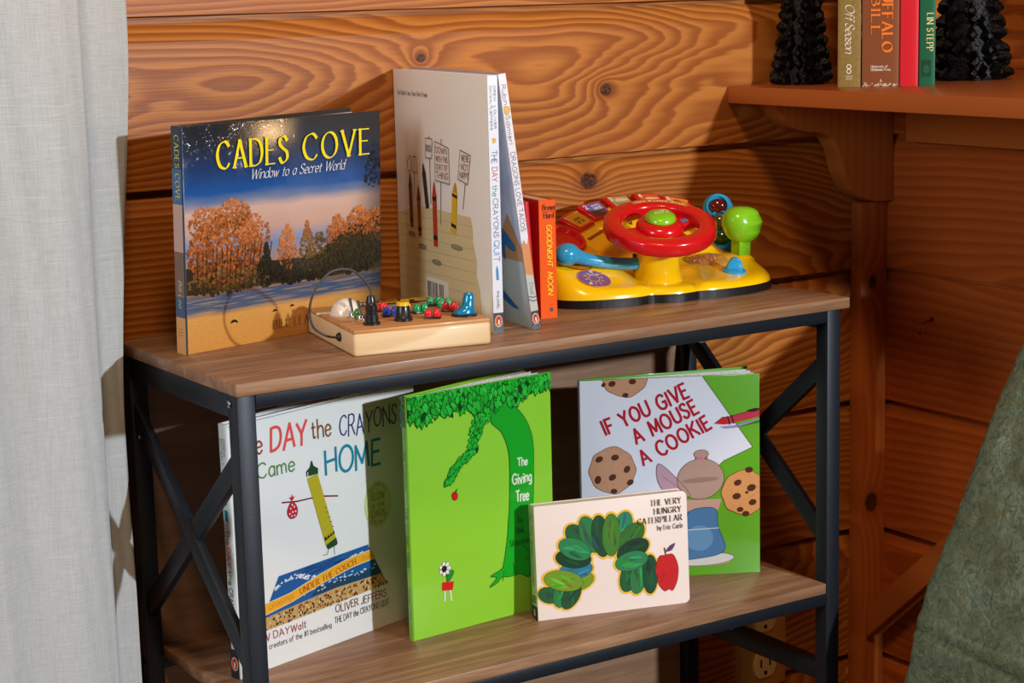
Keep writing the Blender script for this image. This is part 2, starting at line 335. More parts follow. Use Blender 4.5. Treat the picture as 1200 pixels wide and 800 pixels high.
class Art:
    def __init__(s, rough=.38, coat=.15): s.polys = []; s.rough = rough; s.coat = coat
    def poly(s, pts, c, ly=1):
        pts = [tuple(p[:2]) for p in pts]
        a = sum(pts[i - 1][0] * pts[i][1] - pts[i][0] * pts[i - 1][1] for i in range(len(pts)))
        if a < 0: pts = pts[::-1]
        if len(pts) <= 4 and len(pts) == 3: s.polys.append((pts, c, ly)); return s
        for t in tessellate_polygon([[Vector((x, y, 0)) for x, y in pts]]):
            q = [pts[i] for i in t]
            a = (q[1][0] - q[0][0]) * (q[2][1] - q[0][1]) - (q[2][0] - q[0][0]) * (q[1][1] - q[0][1])
            if abs(a) < 1e-13: continue
            s.polys.append((q if a > 0 else q[::-1], c, ly))
        return s
    def rect(s, x0, x1, y0, y1, c, ly=1): s.polys.append(([(x0, y0), (x1, y0), (x1, y1), (x0, y1)], c, ly)); return s
    def blob(s, pts, c, ly=1, line=None, lw=.0004): 
        q = crom(pts, True, 5); s.poly(q, c, ly)
        if line: s.line(q + [q[0]], lw, line, ly + .5)
        return s
    def ell(s, cx, cy, rx, ry, c, ly=1, rot=0, n=22, line=None, lw=.0004):
        q = [(cx + rx * math.cos(t) * math.cos(rot) - ry * math.sin(t) * math.sin(rot), cy + rx * math.cos(t) * math.sin(rot) + ry * math.sin(t) * math.cos(rot)) for t in [2 * PI * k / n for k in range(n)]]
        s.polys.append((q, c, ly))
        if line: s.line(q + [q[0]], lw, line, ly + .5)
        return s
    def line(s, P, w, c, ly=1, nib=None, thin=.3):
        """ribbon along P; nib: broad-pen angle gives thick and thin strokes"""
        for i in range(len(P) - 1):
            (x0, y0), (x1, y1) = P[i], P[i + 1]; dx, dy = x1 - x0, y1 - y0; L = math.hypot(dx, dy)
            if L < 1e-9: continue
            h = w / 2
            if nib is not None: h *= max(thin, abs(math.sin(math.atan2(dy, dx) - nib)))
            nx, ny = -dy / L * h, dx / L * h; e = min(h * .6, w * .3); ex, ey = dx / L * e, dy / L * e
            s.polys.append(([(x0 - nx - ex, y0 - ny - ey), (x1 - nx + ex, y1 - ny + ey), (x1 + nx + ex, y1 + ny + ey), (x0 + nx - ex, y0 + ny - ey)], c, ly))
        return s
    def text(s, t, x, y, h, c, w=.11, ang=0, fit=None, xs=1, slant=0, style='round', ly=1, gap=2.2, space=4.2, jit=0, cols=None, seed=1):
        """w: stroke width as a share of the capital height; fit: total length; style round / roman / script"""
        rnd = random.Random(seed); k = h / 10; adv = 0; G_ = []; gap = 3.3 if style == 'roman' and gap == 2.2 else gap; space = 6 if style == 'roman' and space == 4.2 else space
        for ch in t:
            if ch == ' ': adv += space; continue
            gw, st = glyph(ch); G_.append((adv, gw, st)); adv += gw + gap
        tot = adv - gap
        if fit: xs = fit / (tot * k)
        ca, sa = math.cos(ang), math.sin(ang)
        for n, (a0, gw, st) in enumerate(G_):
            jx, jy, jr, js = [(rnd.random() - .5) * jit for _ in range(4)]
            cc = cols[n % len(cols)] if cols else c
            def tr(p):
                px, py = p[0] - gw / 2, p[1] - 5; cr, sr = math.cos(jr * .12), math.sin(jr * .12); sc = 1 + js * .08
                px, py = (px * cr - py * sr) * sc, (px * sr + py * cr) * sc
                px += gw / 2 + a0 + jx * .4; py += 5 + jy * .8
                X = (px * xs + slant * py) * k; Y = py * k
                return (x + X * ca - Y * sa, y + X * sa + Y * ca)
            for kind, P in st:
                q = [tr(p) for p in P]
                if style == 'roman': s.line(q, w * h, c=cc, ly=ly, nib=ang + .35, thin=.34)
                elif style == 'script': s.line(q, w * h, c=cc, ly=ly, nib=ang + .6, thin=.3)
                else: s.line(q, w * h, c=cc, ly=ly)
                if style == 'roman' and kind == 'L':
                    for e, o in ((0, 1), (-1, -2)):
                        p = P[e]; d = (P[o][0] - p[0], P[o][1] - p[1])
                        if abs(d[1]) > abs(d[0]) * .9 and (abs(p[1]) < .3 or abs(p[1] - 10) < .3 or abs(p[1] - 6.2) < .3 or p[1] < -2.5):
                            b = min(1.15, 10 * w * .8)
                            s.line([tr((p[0] - b, p[1])), tr((p[0] + b, p[1]))], w * h * .32, cc, ly)
        return s
def penguin(A, cx, cy, h, ly=3):
    """the publisher's oval: orange, white rim, upright bird silhouette"""
    A.ell(cx, cy, h * .34, h * .5, (246, 240, 232), ly); A.ell(cx, cy, h * .31, h * .46, (226, 92, 30), ly + 1)
    A.blob([(cx - .1 * h, cy - .33 * h), (cx - .15 * h, cy), (cx - .08 * h, cy + .22 * h), (cx - .02 * h, cy + .34 * h), (cx + .1 * h, cy + .3 * h), (cx + .08 * h, cy + .15 * h), (cx + .15 * h, cy - .05 * h), (cx + .1 * h, cy - .33 * h)], (32, 30, 32), ly + 2)
    A.blob([(cx - .04 * h, cy - .3 * h), (cx - .06 * h, cy), (cx, cy + .18 * h), (cx + .08 * h, cy), (cx + .05 * h, cy - .3 * h)], (246, 240, 232), ly + 3)
# ------------------------------------------------------------------ the room
WALL_Y = .3158; PITCH = .1768; JOINT = .3182; XC = 1.0745
m_wall = pine('pine_wall', (204, 134, 62), (182, 100, 34), (118, 54, 14), 0, 2, PITCH, JOINT - PITCH * 8, .42, 135,
              [(.3861, .268, .0052), (.6378, .2211, .0075), (.6108, .1150, .0105)], 0, .16, .01, .020, .25, .13, .80)
m_box = pine('pine_half_wall', (200, 106, 40), (178, 86, 28), (140, 64, 22), 1, 2, PITCH, JOINT - PITCH * 8, .5, 80, (), .05, .1, .02, .02, .3, .12, .6)
m_trim = pine('pine_trim', (206, 118, 50), (186, 96, 36), (146, 70, 26), 2, 0, None, 1.03, .5, 90,
              [(-.049, 1.049, .0078), (-.347, 1.050, .012)], .05, .05, .03, .01, .35, .08, .5)
m_cap = pine('beech_cap', (186, 108, 52), (172, 94, 42), (146, 76, 32), 1, 0, None, .95, .38, 60, (), .15, .08, .06, .02, .4, .05, .4)
m_brk = pine('beech_bracket', (206, 126, 56), (190, 108, 44), (160, 86, 32), 2, 0, None, .98, .5, 70, (), .05, .08, .05, .01, .35, .1, .4)
m_lam = laminate('oak_laminate', (178, 138, 106), (112, 78, 54))
m_lamd = laminate('oak_laminate_back', (164, 130, 104), (124, 94, 72))
m_floor = laminate('floor_oak', (120, 84, 58), (84, 56, 38))
def plank_profile(z0, z1, y, depth, edge):
    """front outline of one board, from its lower edge up: (inset, z)"""
    return [(depth, z0), (0.0, z0), (0.0, z1 - edge * 1.6), (edge * .45, z1 - edge * .55), (edge * .75, z1 - edge * .0), (depth, z1)]
def plank_wall(name, along, a0, a1, face, sign, ks, m):
    b = MB()
    for k in ks:
        z1 = JOINT - PITCH * k - .0036; z0 = JOINT - PITCH * (k + 1) + .0042
        pf = plank_profile(z0, z1, face, .014, .012)
        vs = []
        for e in (a0, a1):
            for (d, z) in pf: vs.append((e, face + sign * d, z) if along == 'x' else (face + sign * d, e, z))
        n = len(pf); fs = [[i, i + 1, n + i + 1, n + i] for i in range(n - 1)] + [list(range(n)), list(range(n, 2 * n))[::-1]]
        b.add(vs, fs, m)
    zb = JOINT - PITCH * (max(ks) + 1); zt = JOINT - PITCH * min(ks)
    if along == 'x': b.box(a0, a1, face + .0135, face + .06, zb, zt, m)
    else: b.box(face + .0105, face + .06, a0, a1, zb, zt, m)
    o = b.obj(name); tag(o, kind='structure'); return o
FLOOR = -.842
plank_wall('wall_back', 'x', -1.3, 2.6, WALL_Y, 1, range(-6, 7), m_wall)
def half_wall():
    b = MB()
    for k in range(0, 7):
        z1 = min(JOINT - PITCH * k - .003, .1955); z0 = max(JOINT - PITCH * (k + 1) + .003, FLOOR)
        pf = plank_profile(z0, z1, XC, .011, .010 if k else .001)
        vs = [(XC + d, e, z) for e in (.3158, -1.1) for (d, z) in pf]; n = len(pf)
        b.add(vs, [[i, i + 1, n + i + 1, n + i] for i in range(n - 1)] + [list(range(n)), list(range(n, 2 * n))[::-1]], m_box)
    b.box(XC + .0105, XC + .10, -1.1, .3158, FLOOR, .1955, m_box)
    return tag(b.obj('wall_right'), kind='structure')
half_wall()
tag(MB().box(-1.3, 2.6, -3.2, .38, FLOOR - .05, FLOOR, m_floor).obj('floor'), kind='structure')
tag(MB().box(1.0290, XC, .2958, .3168, FLOOR, .0565, m_trim, .0015).obj('trim_1'), kind='structure')

# bracketed shelf on the half wall
ws = thing('wall_shelf', 'orange wooden wall ledge with scrolled bracket holding the spine-out books', 'shelf', (0.822, .3158, .1955))
def rel(p, o): return tuple(a - b for a, b in zip(p, o))
b = MB().box(0, .62, -1.05, -.0005, 0, .021, m_cap, .0012); b.obj('shelf_board', ws)
BR = [(.8681, .1953), (.8730, .1880), (.8810, .1790), (.8930, .1690), (.9070, .1600), (.9283, .1545), (.9482, .1525), (.9600, .1495), (.9700, .1420), (.9786, .1301), (.9860, .1078), (.9921, .0910), (1.0010, .0770), (1.0120, .0690), (1.0263, .0625), (1.0440, .0580), (1.0735, .0575), (1.0735, .1953)]
T = Matrix(((1, 0, 0, -.822), (0, 0, -1, -.3158 + .3150), (0, 1, 0, -.1955), (0, 0, 0, 1)))
MB().prism(BR, T, .030, m_brk, .0012).obj('bracket', ws)
MB().box(XC - .822 - .020, XC - .822 - .0005, -1.05, -.072, -.058, -.0005, m_brk, .001).obj('ledger_strip', ws)
MB().box(.40, .619, -.013, -.0012, .021, .034, m_brk, .001).obj('back_strip', ws)

tag(MB().box(1.20, 2.6, -.42, -.36, .2170, 1.4, m_box).obj('light_blocker_panel'), kind='structure')  # panel added out of view to shade the plank wall beside the ledge
# leaning brace under the half wall, behind the quilt
b = MB(); z0 = -.534
b.prism([(.292, -.534), (.292, -.489), (-.06, -.165), (-.06, -.210)], Matrix(((0, 0, 1, 1.040), (1, 0, 0, 0), (0, 1, 0, 0), (0, 0, 0, 1))), .034, m_trim, .0015)
o = b.obj('wooden_brace'); tag(o, 'dark wooden diagonal brace running up behind the green quilt', 'brace')

# wall outlet
ot = thing('wall_outlet', 'brass-toned duplex wall outlet low on the plank wall behind the bookshelf', 'outlet', (.870, WALL_Y, -.507))
m_plate = M((214, 178, 110), .28, .55, .3); m_rec = M((226, 196, 134), .35); m_slot = M((28, 20, 12), .6)
MB().box(-.039, .039, -.011, .010, -.064, .064, m_plate, .004).obj('outlet_plate', ot)
for dz in (.0315, -.0315):
    q = MB(); pts = []
    for k in range(28):
        a = 2 * PI * k / 28; pts.append((.0185 * math.cos(a), max(-.0165, min(.0165, .0215 * math.sin(a)))))
    q.prism(pts, Matrix(((1, 0, 0, 0), (0, 0, -1, -.0105), (0, 1, 0, dz), (0, 0, 0, 1))), .004, m_rec, .0006)
    for sx, hh in ((-.0075, .0055), (.0075, .0045)): q.box(sx - .0014, sx + .0014, -.01475, -.0140, dz + .003 - hh, dz + .003 + hh, m_slot)
    q.lathe([(.0030, 0), (.0030, .0006)], m_slot, 12, Matrix.Translation((0, -.0142, dz - .0105)) @ Matrix.Rotation(PI / 2, 4, 'X'))
    q.obj('receptacle', ot)
MB().lathe([(.0028, 0), (.0028, .0008), (.0015, .0014)], M((150, 120, 70), .3, 1), 12, Matrix.Translation((0, -.0108, 0)) @ Matrix.Rotation(PI / 2, 4, 'X')).obj('screw', ot)

# wire hook
hk = MB().tube(crom([(1.0760, .213, -.0905), (1.0690, .213, -.0915), (1.0600, .2145, -.0950), (1.0560, .216, -.1010), (1.0555, .217, -.1060), (1.0575, .218, -.1085), (1.0600, .218, -.1070)], n=5), .0013, M((150, 110, 70), .35, .9))
hk.lathe([(.0032, 0), (.0032, .001), (.0012, .002)], M((90, 60, 36), .4, .8), 12, Matrix.Translation((1.0745, .213, -.0905)) @ Matrix.Rotation(-PI / 2, 4, 'Y'))
tag(hk.obj('wall_hook'), 'small brass wire hook screwed into the dark side wall', 'hook')

# ------------------------------------------------------------------ the bookshelf
L, D, H, T_ = .7345, .2931, .3236, .0120; PW = .0190; LX = .0042; OX = .0100
m_steel, g = new_mat('black_steel', .42, 0, .5)
nz = g.noise(g.obj(), 900, 2); g.put(g.b.inputs['Base Color'], g.ramp(nz, [(.3, (18, 22, 29)), (.75, (34, 42, 54))]))
bp = g('ShaderNodeBump', Strength=.25, Distance=.0006, Height=nz); g.nt.links.new(bp.outputs[0], g.b.inputs['Normal']); g.b.inputs['Metallic'].default_value = .35
m_bolt = M((170, 174, 180), .25, 1)
bs = thing('bookshelf', 'industrial bookshelf with oak-look boards and black steel frame with crossed ends', 'bookshelf', (0, 0, FLOOR))
zf = -FLOOR
def bpart(name, mb): return mb.obj(name, bs)
def zz(z): return z + zf
for (x0, x1, y0, y1, zt) in ((0, L, 0, D, 0), (LX + PW + .0005, L - LX - PW - .0005, OX, D - OX - .006, -H), (LX + PW + .0005, L - LX - PW - .0005, OX, D - OX - .006, -.655)):
    bpart('shelf_board', MB().box(x0, x1, y0, y1, zz(zt - T_), zz(zt), m_lam, .0012))
yb = D - OX - PW
for x in (LX, L - LX - PW):
    for y in (OX, yb):
        p = bpart('post', MB().box(x, x + PW, y, y + PW, .012, zz(-T_), m_steel, .0012))
        f = MB().lathe([(.009, 0), (.011, .003), (.011, .010), (.004, .012)], M((20, 20, 22), .6), 16, Matrix.Translation((x + PW / 2, y + PW / 2, 0))); f.obj('foot', p)
for x in (LX, L - LX - PW):
    bpart('end_rail', MB().box(x + .0005, x + PW - .0005, OX + PW, yb, zz(-T_ - .0235), zz(-T_), m_steel, .0008))
    bpart('end_rail', MB().box(x + .0005, x + PW - .0005, OX + PW, yb, zz(-.4415), zz(-.4215), m_steel, .0008))
    bpart('end_rail', MB().box(x + .0005, x + PW - .0005, OX + PW, yb, zz(-.690), zz(-.670), m_steel, .0008))
    xc = x + .0062
    bpart('cross_brace', MB().bar((xc + .0008, OX + PW - .002, zz(-.262)), (xc + .0008, yb + .002, zz(-.066)), .0075, .0200, m_steel, (1, 0, 0)) if False else MB().bar((xc, OX + PW - .002, zz(-.2660)), (xc, yb + .002, zz(-.0700)), .0200, .0080, m_steel, (1, 0, 0), .0006))
    bpart('cross_brace', MB().bar((xc + .0015, OX + PW - .002, zz(-.0790)), (xc + .0015, yb + .002, zz(-.2790)), .0200, .0080, m_steel, (1, 0, 0), .0006))
for zt in (-T_, -H - T_, -.667):
    for y in (OX, D - OX - .012):
        if zt == -T_: bpart('long_rail', MB().box(LX + PW, L - LX - PW, y, y + .012, zz(zt - .0150), zz(zt), m_steel, .0008))
        else: bpart('long_rail', MB().box(LX + PW, L - LX - PW, y + .0003, y + .012, zz(zt - .0135), zz(zt), m_steel, .0008))
bpart('back_panel', MB().box(LX + PW + .001, L - LX - PW - .001, D - OX - .0055, D - OX - .0005, zz(-.655), zz(-T_ - .0155), m_lamd))
def bolt(x, y, z, ax, mm=None):
    R = Matrix.Rotation(-PI / 2, 4, 'Y') if ax == 'x' else (Matrix.Rotation(PI / 2, 4, 'X') if ax == 'y' else Matrix.Rotation(PI, 4, 'X'))
    q = MB().lathe([(.0036, 0), (.0036, .0010), (.0026, .0020), (.0016, .0021), (.0015, .0012)], mm or m_bolt, 14, Matrix.Translation((x, y, zz(z))) @ R); bpart('bolt', q)
bolt(LX, OX + .0145, -.0225, 'x'); bolt(LX, D - OX - .010, -.336, 'x', M((40, 42, 46), .35, 1))
bolt(.540, OX + .006, -T_ - .0150, 'z'); bolt(.577, OX + .006, -H - T_ - .0135, 'z')

# ------------------------------------------------------------------ curtain
m_cur, g = new_mat('linen_curtain', .85, 0, .15)
xyz = g.sep(g.obj())
weft = g.noise(g.comb(g.m('MULTIPLY', xyz[0], 60), g.m('MULTIPLY', xyz[1], 60), g.m('MULTIPLY', xyz[2], 1500)), 1, 3)
warp = g.noise(g.comb(g.m('MULTIPLY', xyz[0], 1500), g.m('MULTIPLY', xyz[1], 1500), g.m('MULTIPLY', xyz[2], 40)), 1, 3)
slub = g.smooth(g.noise(g.comb(g.m('MULTIPLY', xyz[0], 14), 0, g.m('MULTIPLY', xyz[2], 420)), 1, 2), .62, .72)
mm_ = g.m('MULTIPLY', g.m('ADD', weft, warp), .5)
c = g.ramp(mm_, [(.3, (166, 172, 175)), (.7, (198, 203, 206))]); c = g.mix(g.m('MULTIPLY', slub, .35), c, (214, 215, 214))
g.put(g.b.inputs['Base Color'], c)
bp = g('ShaderNodeBump', Strength=.35, Distance=.0008, Height=mm_); g.nt.links.new(bp.outputs[0], g.b.inputs['Normal'])
def curtain():
    # plan of the folds at top and at bottom: x, y
    top = [(-.66, .19), (-.58, .15), (-.50, .195), (-.42, .15), (-.34, .185), (-.27, .14), (-.215, .172), (-.180, .150), (-.148, .160), (-.104, .147), (-.070, .156), (-.059, .172), (-.050, .202), (-.026, .235), (.0135, .240)]
    bot = [(-.66, .18), (-.58, .14), (-.50, .185), (-.42, .14), (-.34, .175), (-.27, .13), (-.215, .164), (-.180, .142), (-.148, .156), (-.104, .144), (-.071, .158), (-.060, .176), (-.054, .206), (-.036, .236), (-.0125, .240)]
    A = crom(top, n=6); B = crom(bot, n=6); rows = 60; vs = []; fs = []; n = len(A)
    for r in range(rows + 1):
        z = .62 - (.62 + .80) * r / rows
        t = min(1, max(0, (.34 - z) / .42)); t = t * t * (3 - 2 * t)
        for k in range(n):
            x = A[k][0] * (1 - t) + B[k][0] * t; y = A[k][1] * (1 - t) + B[k][1] * t
            w = .0022 * math.sin(z * 9 + k * .4) + .0016 * math.sin(z * 23 + k * 1.7)
            vs.append((x + (w * .35 if k < n - 4 else 0), y + w * .8, z))
    for r in range(rows):
        for k in range(n - 1): fs.append([r * n + k, r * n + k + 1, (r + 1) * n + k + 1, (r + 1) * n + k])
    o = MB().add(vs, fs, m_cur, True).obj('curtain', None, 80)
    sm = o.modifiers.new('cloth', 'SOLIDIFY'); sm.thickness = .0014; sm.offset = 0
    tag(o, 'pale grey linen curtain hanging beside the bookshelf', 'curtain')
curtain()

# ------------------------------------------------------------------ quilt over the bed corner
m_q, g = new_mat('green_quilt', .9, 0, .1)
p = g.obj()
n1 = g.noise(p, 34, 4, .65, 1.8); n2 = g.noise(p, 95, 3, .65, 1.2); n3 = g.noise(p, 900, 2)
h = g.m('ADD', g.m('ADD', g.m('MULTIPLY', n1, .8), g.m('MULTIPLY', n2, .5)), g.m('MULTIPLY', n3, .10))
c = g.ramp(n2, [(.3, (86, 104, 88)), (.55, (116, 134, 116)), (.8, (142, 156, 138))]); c = g.mix(g.m('MULTIPLY', g.smooth(n1, .5, .7), .35), c, (120, 116, 72))
g.put(g.b.inputs['Base Color'], c)
bp = g('ShaderNodeBump', Strength=.9, Distance=.009, Height=h); g.nt.links.new(bp.outputs[0], g.b.inputs['Normal'])
def quilt():
    prof = [(1.066, .035), (1.03, .034), (.985, .020), (.945, -.004), (.905, -.036), (.876, -.071), (.850, -.123), (.824, -.172), (.788, -.232), (.762, -.280), (.740, -.325), (.733, -.338), (.727, -.350), (.722, -.385), (.712, -.43), (.704, -.50), (.700, -.60), (.699, -.70), (.699, -.835)]
    P = crom(prof, n=7); n = len(P); cen = Vector((1.05, -.45)); rows = []
    ys = [(-.1, .0), (-.1, .55), (-.1, .86), (-.1015, .955), (-.106, .985), (-.116, 1.0)] + [(-.116 - .016 * i, 1.0) for i in range(1, 55)]
    vs = []; fs = []
    for (y, s) in ys:
        for (x, z) in P:
            q = cen + (Vector((x, z)) - cen) * s
            if z < -.6: q.y = z * s + (1 - s) * -.45
            v = Vector((q.x, y, q.y)); 
            if s > .9:
                d = noise.noise(v * 14) * .006 + noise.noise(v * 37) * .0035 + noise.noise(v * 80) * .0018
                seam = math.exp(-((z + .345 + .10 * (-.1 - y)) / .006) ** 2) * .006
                nrm = Vector((-.8, 0, .45)); v += nrm * (d - seam - .004); v.x = min(v.x, 1.066); v.z = max(v.z, FLOOR + .004)
            vs.append(tuple(v))
    for r in range(len(ys) - 1):
        for k in range(n - 1): fs.append([r * n + k, (r + 1) * n + k, (r + 1) * n + k + 1, r * n + k + 1])
    o = MB().add(vs, fs, m_q, True).obj('quilt', None, 80); tag(o, 'rumpled sage green quilted bedspread draped over the bed beside the wall', 'quilt')
    sm = o.modifiers.new('cloth', 'SOLIDIFY'); sm.thickness = .004; sm.offset = -1
quilt()
bed = MB().box(.80, 1.062, -.98, -.16, FLOOR + .001, -.24, M((120, 110, 100), .9), .03); tag(bed.obj('mattress'), 'mattress under the sage green quilt', 'mattress')
# ------------------------------------------------------------------ books
m_page, g = new_mat('page_edges', .7, 0, .2)
xyz = g.sep(g.obj()); pg = g.noise(g.comb(g.m('MULTIPLY', xyz[0], 8), g.m('MULTIPLY', xyz[1], 2600), g.m('MULTIPLY', xyz[2], 8)), 1, 2)
g.put(g.b.inputs['Base Color'], g.ramp(pg, [(.3, (206, 200, 188)), (.7, (240, 236, 226))]))
def book(name, label, cat, loc, phi, lean, W, Hh, t, cov, spn, art=None, spart=None, bpart=None, fan=0, spine_right=False, board=.0022, mcov=None, mspn=None, mback=None, group=None, round_spine=True, cor=0, page_inset=.004, mpage=None, flaps=None):
    """front cover in the plane y=0 of the book, x 0..W, z 0..Hh, thickness to +y; back cover fanned open by `fan`"""
    root = thing(name, label, cat, loc, group=group or ('books on the top shelf' if loc[2] > -.1 else 'picture books on the lower shelf'))
    root.rotation_mode = 'XYZ'
    root.matrix_world = Matrix.Translation(loc) @ Matrix.Rotation(phi, 4, 'Z') @ Matrix.Rotation(-lean, 4, 'X')
    mcov = mcov or M(cov, .32, 0, .35, .45); mspn = mspn or M(spn, .34, 0, .3, .45); mback = mback or mcov
    def outline(x0, x1, z1):
        if not cor: return [(x0, 0), (x1, 0), (x1, z1), (x0, z1)]
        p = [(x0, 0)]
        for (cx, cz, a0) in ((x1 - cor, cor, -PI / 2), (x1 - cor, z1 - cor, 0)):
            for k in range(7): p.append((cx + cor * math.cos(a0 + k * PI / 12), cz + cor * math.sin(a0 + k * PI / 12)))
        return p + [(x0, z1)]
    PT = lambda y: Matrix(((1, 0, 0, 0), (0, 0, -1, y), (0, 1, 0, 0), (0, 0, 0, 1)))
    x0 = 0 if not spine_right else 0
    f = MB(); f.prism(outline(0, W, Hh), PT(board), board, mcov, .0004)
    if art: f.art(art, (0, 0, 0), (1, 0, 0), (0, 0, 1), (0, -1, 0), (0.0003, W - .0003, .0003, Hh - .0003))
    f.obj('front_cover', root)
    px = W if spine_right else 0; sg = -1 if spine_right else 1
    Rf = Matrix.Translation((px, t - board, 0)) @ Matrix.Rotation(fan * sg, 4, 'Z') @ Matrix.Translation((-px, -(t - board), 0))
    bc = MB(); bc.prism(outline(0, W, Hh), Rf @ PT(t), board, mback, .0004)
    if bpart: bc.art(bpart, Rf @ Vector((0, t, 0)), Rf.to_3x3() @ Vector((1, 0, 0)), (0, 0, 1), Rf.to_3x3() @ Vector((0, 1, 0)), (0.0003, W - .0003, .0003, Hh - .0003))
    bc.obj('back_cover', root)
    # pages: one block, or a few leaves fanned between the covers
    pi = page_inset; zb, zt = (pi * .8, Hh - pi)
    leaves = [(0, 1)] if fan == 0 else [(0.02, .22), (.30, .44), (.60, .72), (.80, .97)]
    for (a, bq) in leaves:
        y0 = board + .0003 + (t - 2 * board - .0006) * (0 if fan == 0 else a); y1 = board + .0003 + (t - 2 * board - .0006) * (1 if fan == 0 else bq)
        ang = fan * sg * (a + bq) / 2 if fan else 0
        R_ = Matrix.Translation((px, (y0 + y1) / 2, 0)) @ Matrix.Rotation(ang, 4, 'Z') @ Matrix.Translation((-px, -(y0 + y1) / 2, 0))
        q = MB(); xa, xb = (.0022, W - pi) if not spine_right else (pi, W - .0022)
        if cor: q.prism(outline(xa, xb, zt)[:], R_ @ PT(y1), y1 - y0, mpage or m_page)
        else: q.box(xa, xb, y0, y1, zb, zt, mpage or m_page, 0, R_)
        q.obj('page_block', root)
    if flaps:
        for (a, c_) in flaps:
            yy = board + (t - 2 * board) * a
            R_ = Matrix.Translation((px, yy, 0)) @ Matrix.Rotation(fan * sg * a, 4, 'Z') @ Matrix.Translation((-px, -yy, 0))
            q = MB(); q.box(.002, W * .45, yy - .0003, yy + .0003, .001, Hh - .0012, M(c_, .4), 0, R_); q.obj('jacket_flap', root)
    # spine: a shallow curve from cover to cover
    s = MB(); n = 8; pts = []
    for k in range(n + 1):
        a = -PI / 2 + PI * k / n; bulge = .0016 if round_spine else .0003
        pts.append((px - sg * (bulge * math.cos(a)), t / 2 + t / 2 * math.sin(a)))
    inner = [(px + sg * .0012, t - .0004), (px + sg * .0012, .0004)]
    s.prism(pts + inner, Matrix.Identity(4), Hh, mspn, 0, round_spine)
    if spart:  # printed strip: u along the height reading down, v across the spine
        if spine_right: s.art(spart, (px + .0017 if round_spine else px + .0004, 0, 0), (0, 1, 0), (0, 0, 1), (1, 0, 0), (.0002, t - .0002, 0, Hh), .0003)
        else: s.art(spart, (px - .0017 if round_spine else px - .0004, t, 0), (0, -1, 0), (0, 0, 1), (-1, 0, 0), (.0002, t - .0002, 0, Hh), .0003)
    s.obj('spine', root)
    return root
mm = .001
DN = -PI / 2
def spine_text(A, s, x, ztop, length, h, c, **kw):
    """text running down a spine, tops of letters to the right"""
    A.text(s, x, ztop, h, c, ang=DN, fit=length, **kw)

# --- 1. landscape photograph jacket
W, Hh, t = .2525, .2205, .015
m_cades, g = new_mat('landscape_jacket', .16, .6, .5); g.b.inputs['Coat Roughness'].default_value = .05
xyz = g.sep(g.obj()); x, z = xyz[0], xyz[2]
z2 = g.m('ADD', z, g.m('MULTIPLY', x, .012)); nl = g.noise(g.comb(g.m('MULTIPLY', x, 14), 0, g.m('MULTIPLY', z, 60)), 1, 4)
zz_ = g.m('MULTIPLY_ADD', g.m('SUBTRACT', nl, .5), .012, z2)
sky = g.ramp(g.m('DIVIDE', zz_, .2205), [(.0, (226, 160, 78)), (.155, (230, 172, 92)), (.185, (70, 88, 116)), (.235, (56, 82, 122)), (.262, (120, 92, 64)), (.36, (170, 130, 110)), (.46, (120, 138, 178)), (.53, (196, 160, 146)), (.62, (206, 172, 160)), (.665, (104, 122, 160)), (.70, (20, 82, 156)), (.80, (16, 56, 108)), (.90, (18, 36, 58)), (1.0, (18, 24, 34))])
grs = g.noise(g.comb(g.m('MULTIPLY', x, 160), 0, g.m('MULTIPLY', z, 700)), 1, 3, .7)
sky = g.mix(g.m('MULTIPLY', g.m('LESS_THAN', z2, .037), g.m('MULTIPLY', grs, .55)), sky, (150, 92, 34))
strk = g.smooth(g.noise(g.comb(g.m('MULTIPLY', x, 22), 0, g.m('MULTIPLY', z, 520)), 1, 3), .5, .6)
band = g.m('MULTIPLY', g.m('GREATER_THAN', z2, .036), g.m('LESS_THAN', z2, .057))
sky = g.mix(g.m('MULTIPLY', g.m('MULTIPLY', band, strk), .55), sky, (170, 142, 104))
vig = g.smooth(x, .205, .254); sky = g.mix(g.m('MULTIPLY', vig, .75), sky, (14, 14, 20))
g.put(g.b.inputs['Base Color'], sky)
wr = g.noise(g.comb(x, 0, g.m('MULTIPLY', z, .6)), 42, 3, .6, 1.5); msk = g.m('MULTIPLY', g.smooth(z, .12, .18), g.m('SUBTRACT', 1.0, g.smooth(x, .09, .15)))
bp = g('ShaderNodeBump', Strength=.7, Distance=.005, Height=g.m('MULTIPLY', wr, g.m('MULTIPLY_ADD', msk, 1.0, .03))); g.nt.links.new(bp.outputs[0], g.b.inputs['Coat Normal'])
A = Art(.25, .5); rnd = random.Random(3)
def crown(cx, cz, rx, rz, cols, n, s0, s1, ly=2, taper=0):
    for k in range(n):
        a = rnd.random() * 2 * PI; r = math.sqrt(rnd.random()); dz = rz * r * math.sin(a); dx = rx * r * math.cos(a) * (1 - taper * (dz / rz * .5 + .5))
        s = s0 + (s1 - s0) * rnd.random(); up = (dz / rz + 1) / 2
        c = cols[min(len(cols) - 1, int((up * .6 + rnd.random() * .4) * len(cols)))]
        q = [(cx + dx + s * (.6 + .5 * rnd.random()) * math.cos(b) , cz + dz + s * (.6 + .5 * rnd.random()) * math.sin(b)) for b in [2 * PI * j / 6 + rnd.random() * .5 for j in range(6)]]
        A.polys.append((q, c, ly + k % 3))
AUT = [(84, 46, 22), (120, 66, 30), (158, 86, 40), (188, 108, 56), (206, 128, 72), (196, 116, 66)]
DRK = [(18, 18, 14), (28, 28, 20), (40, 36, 24), (58, 48, 28)]
OL = [(40, 36, 20), (70, 58, 28), (104, 80, 36), (140, 98, 42)]
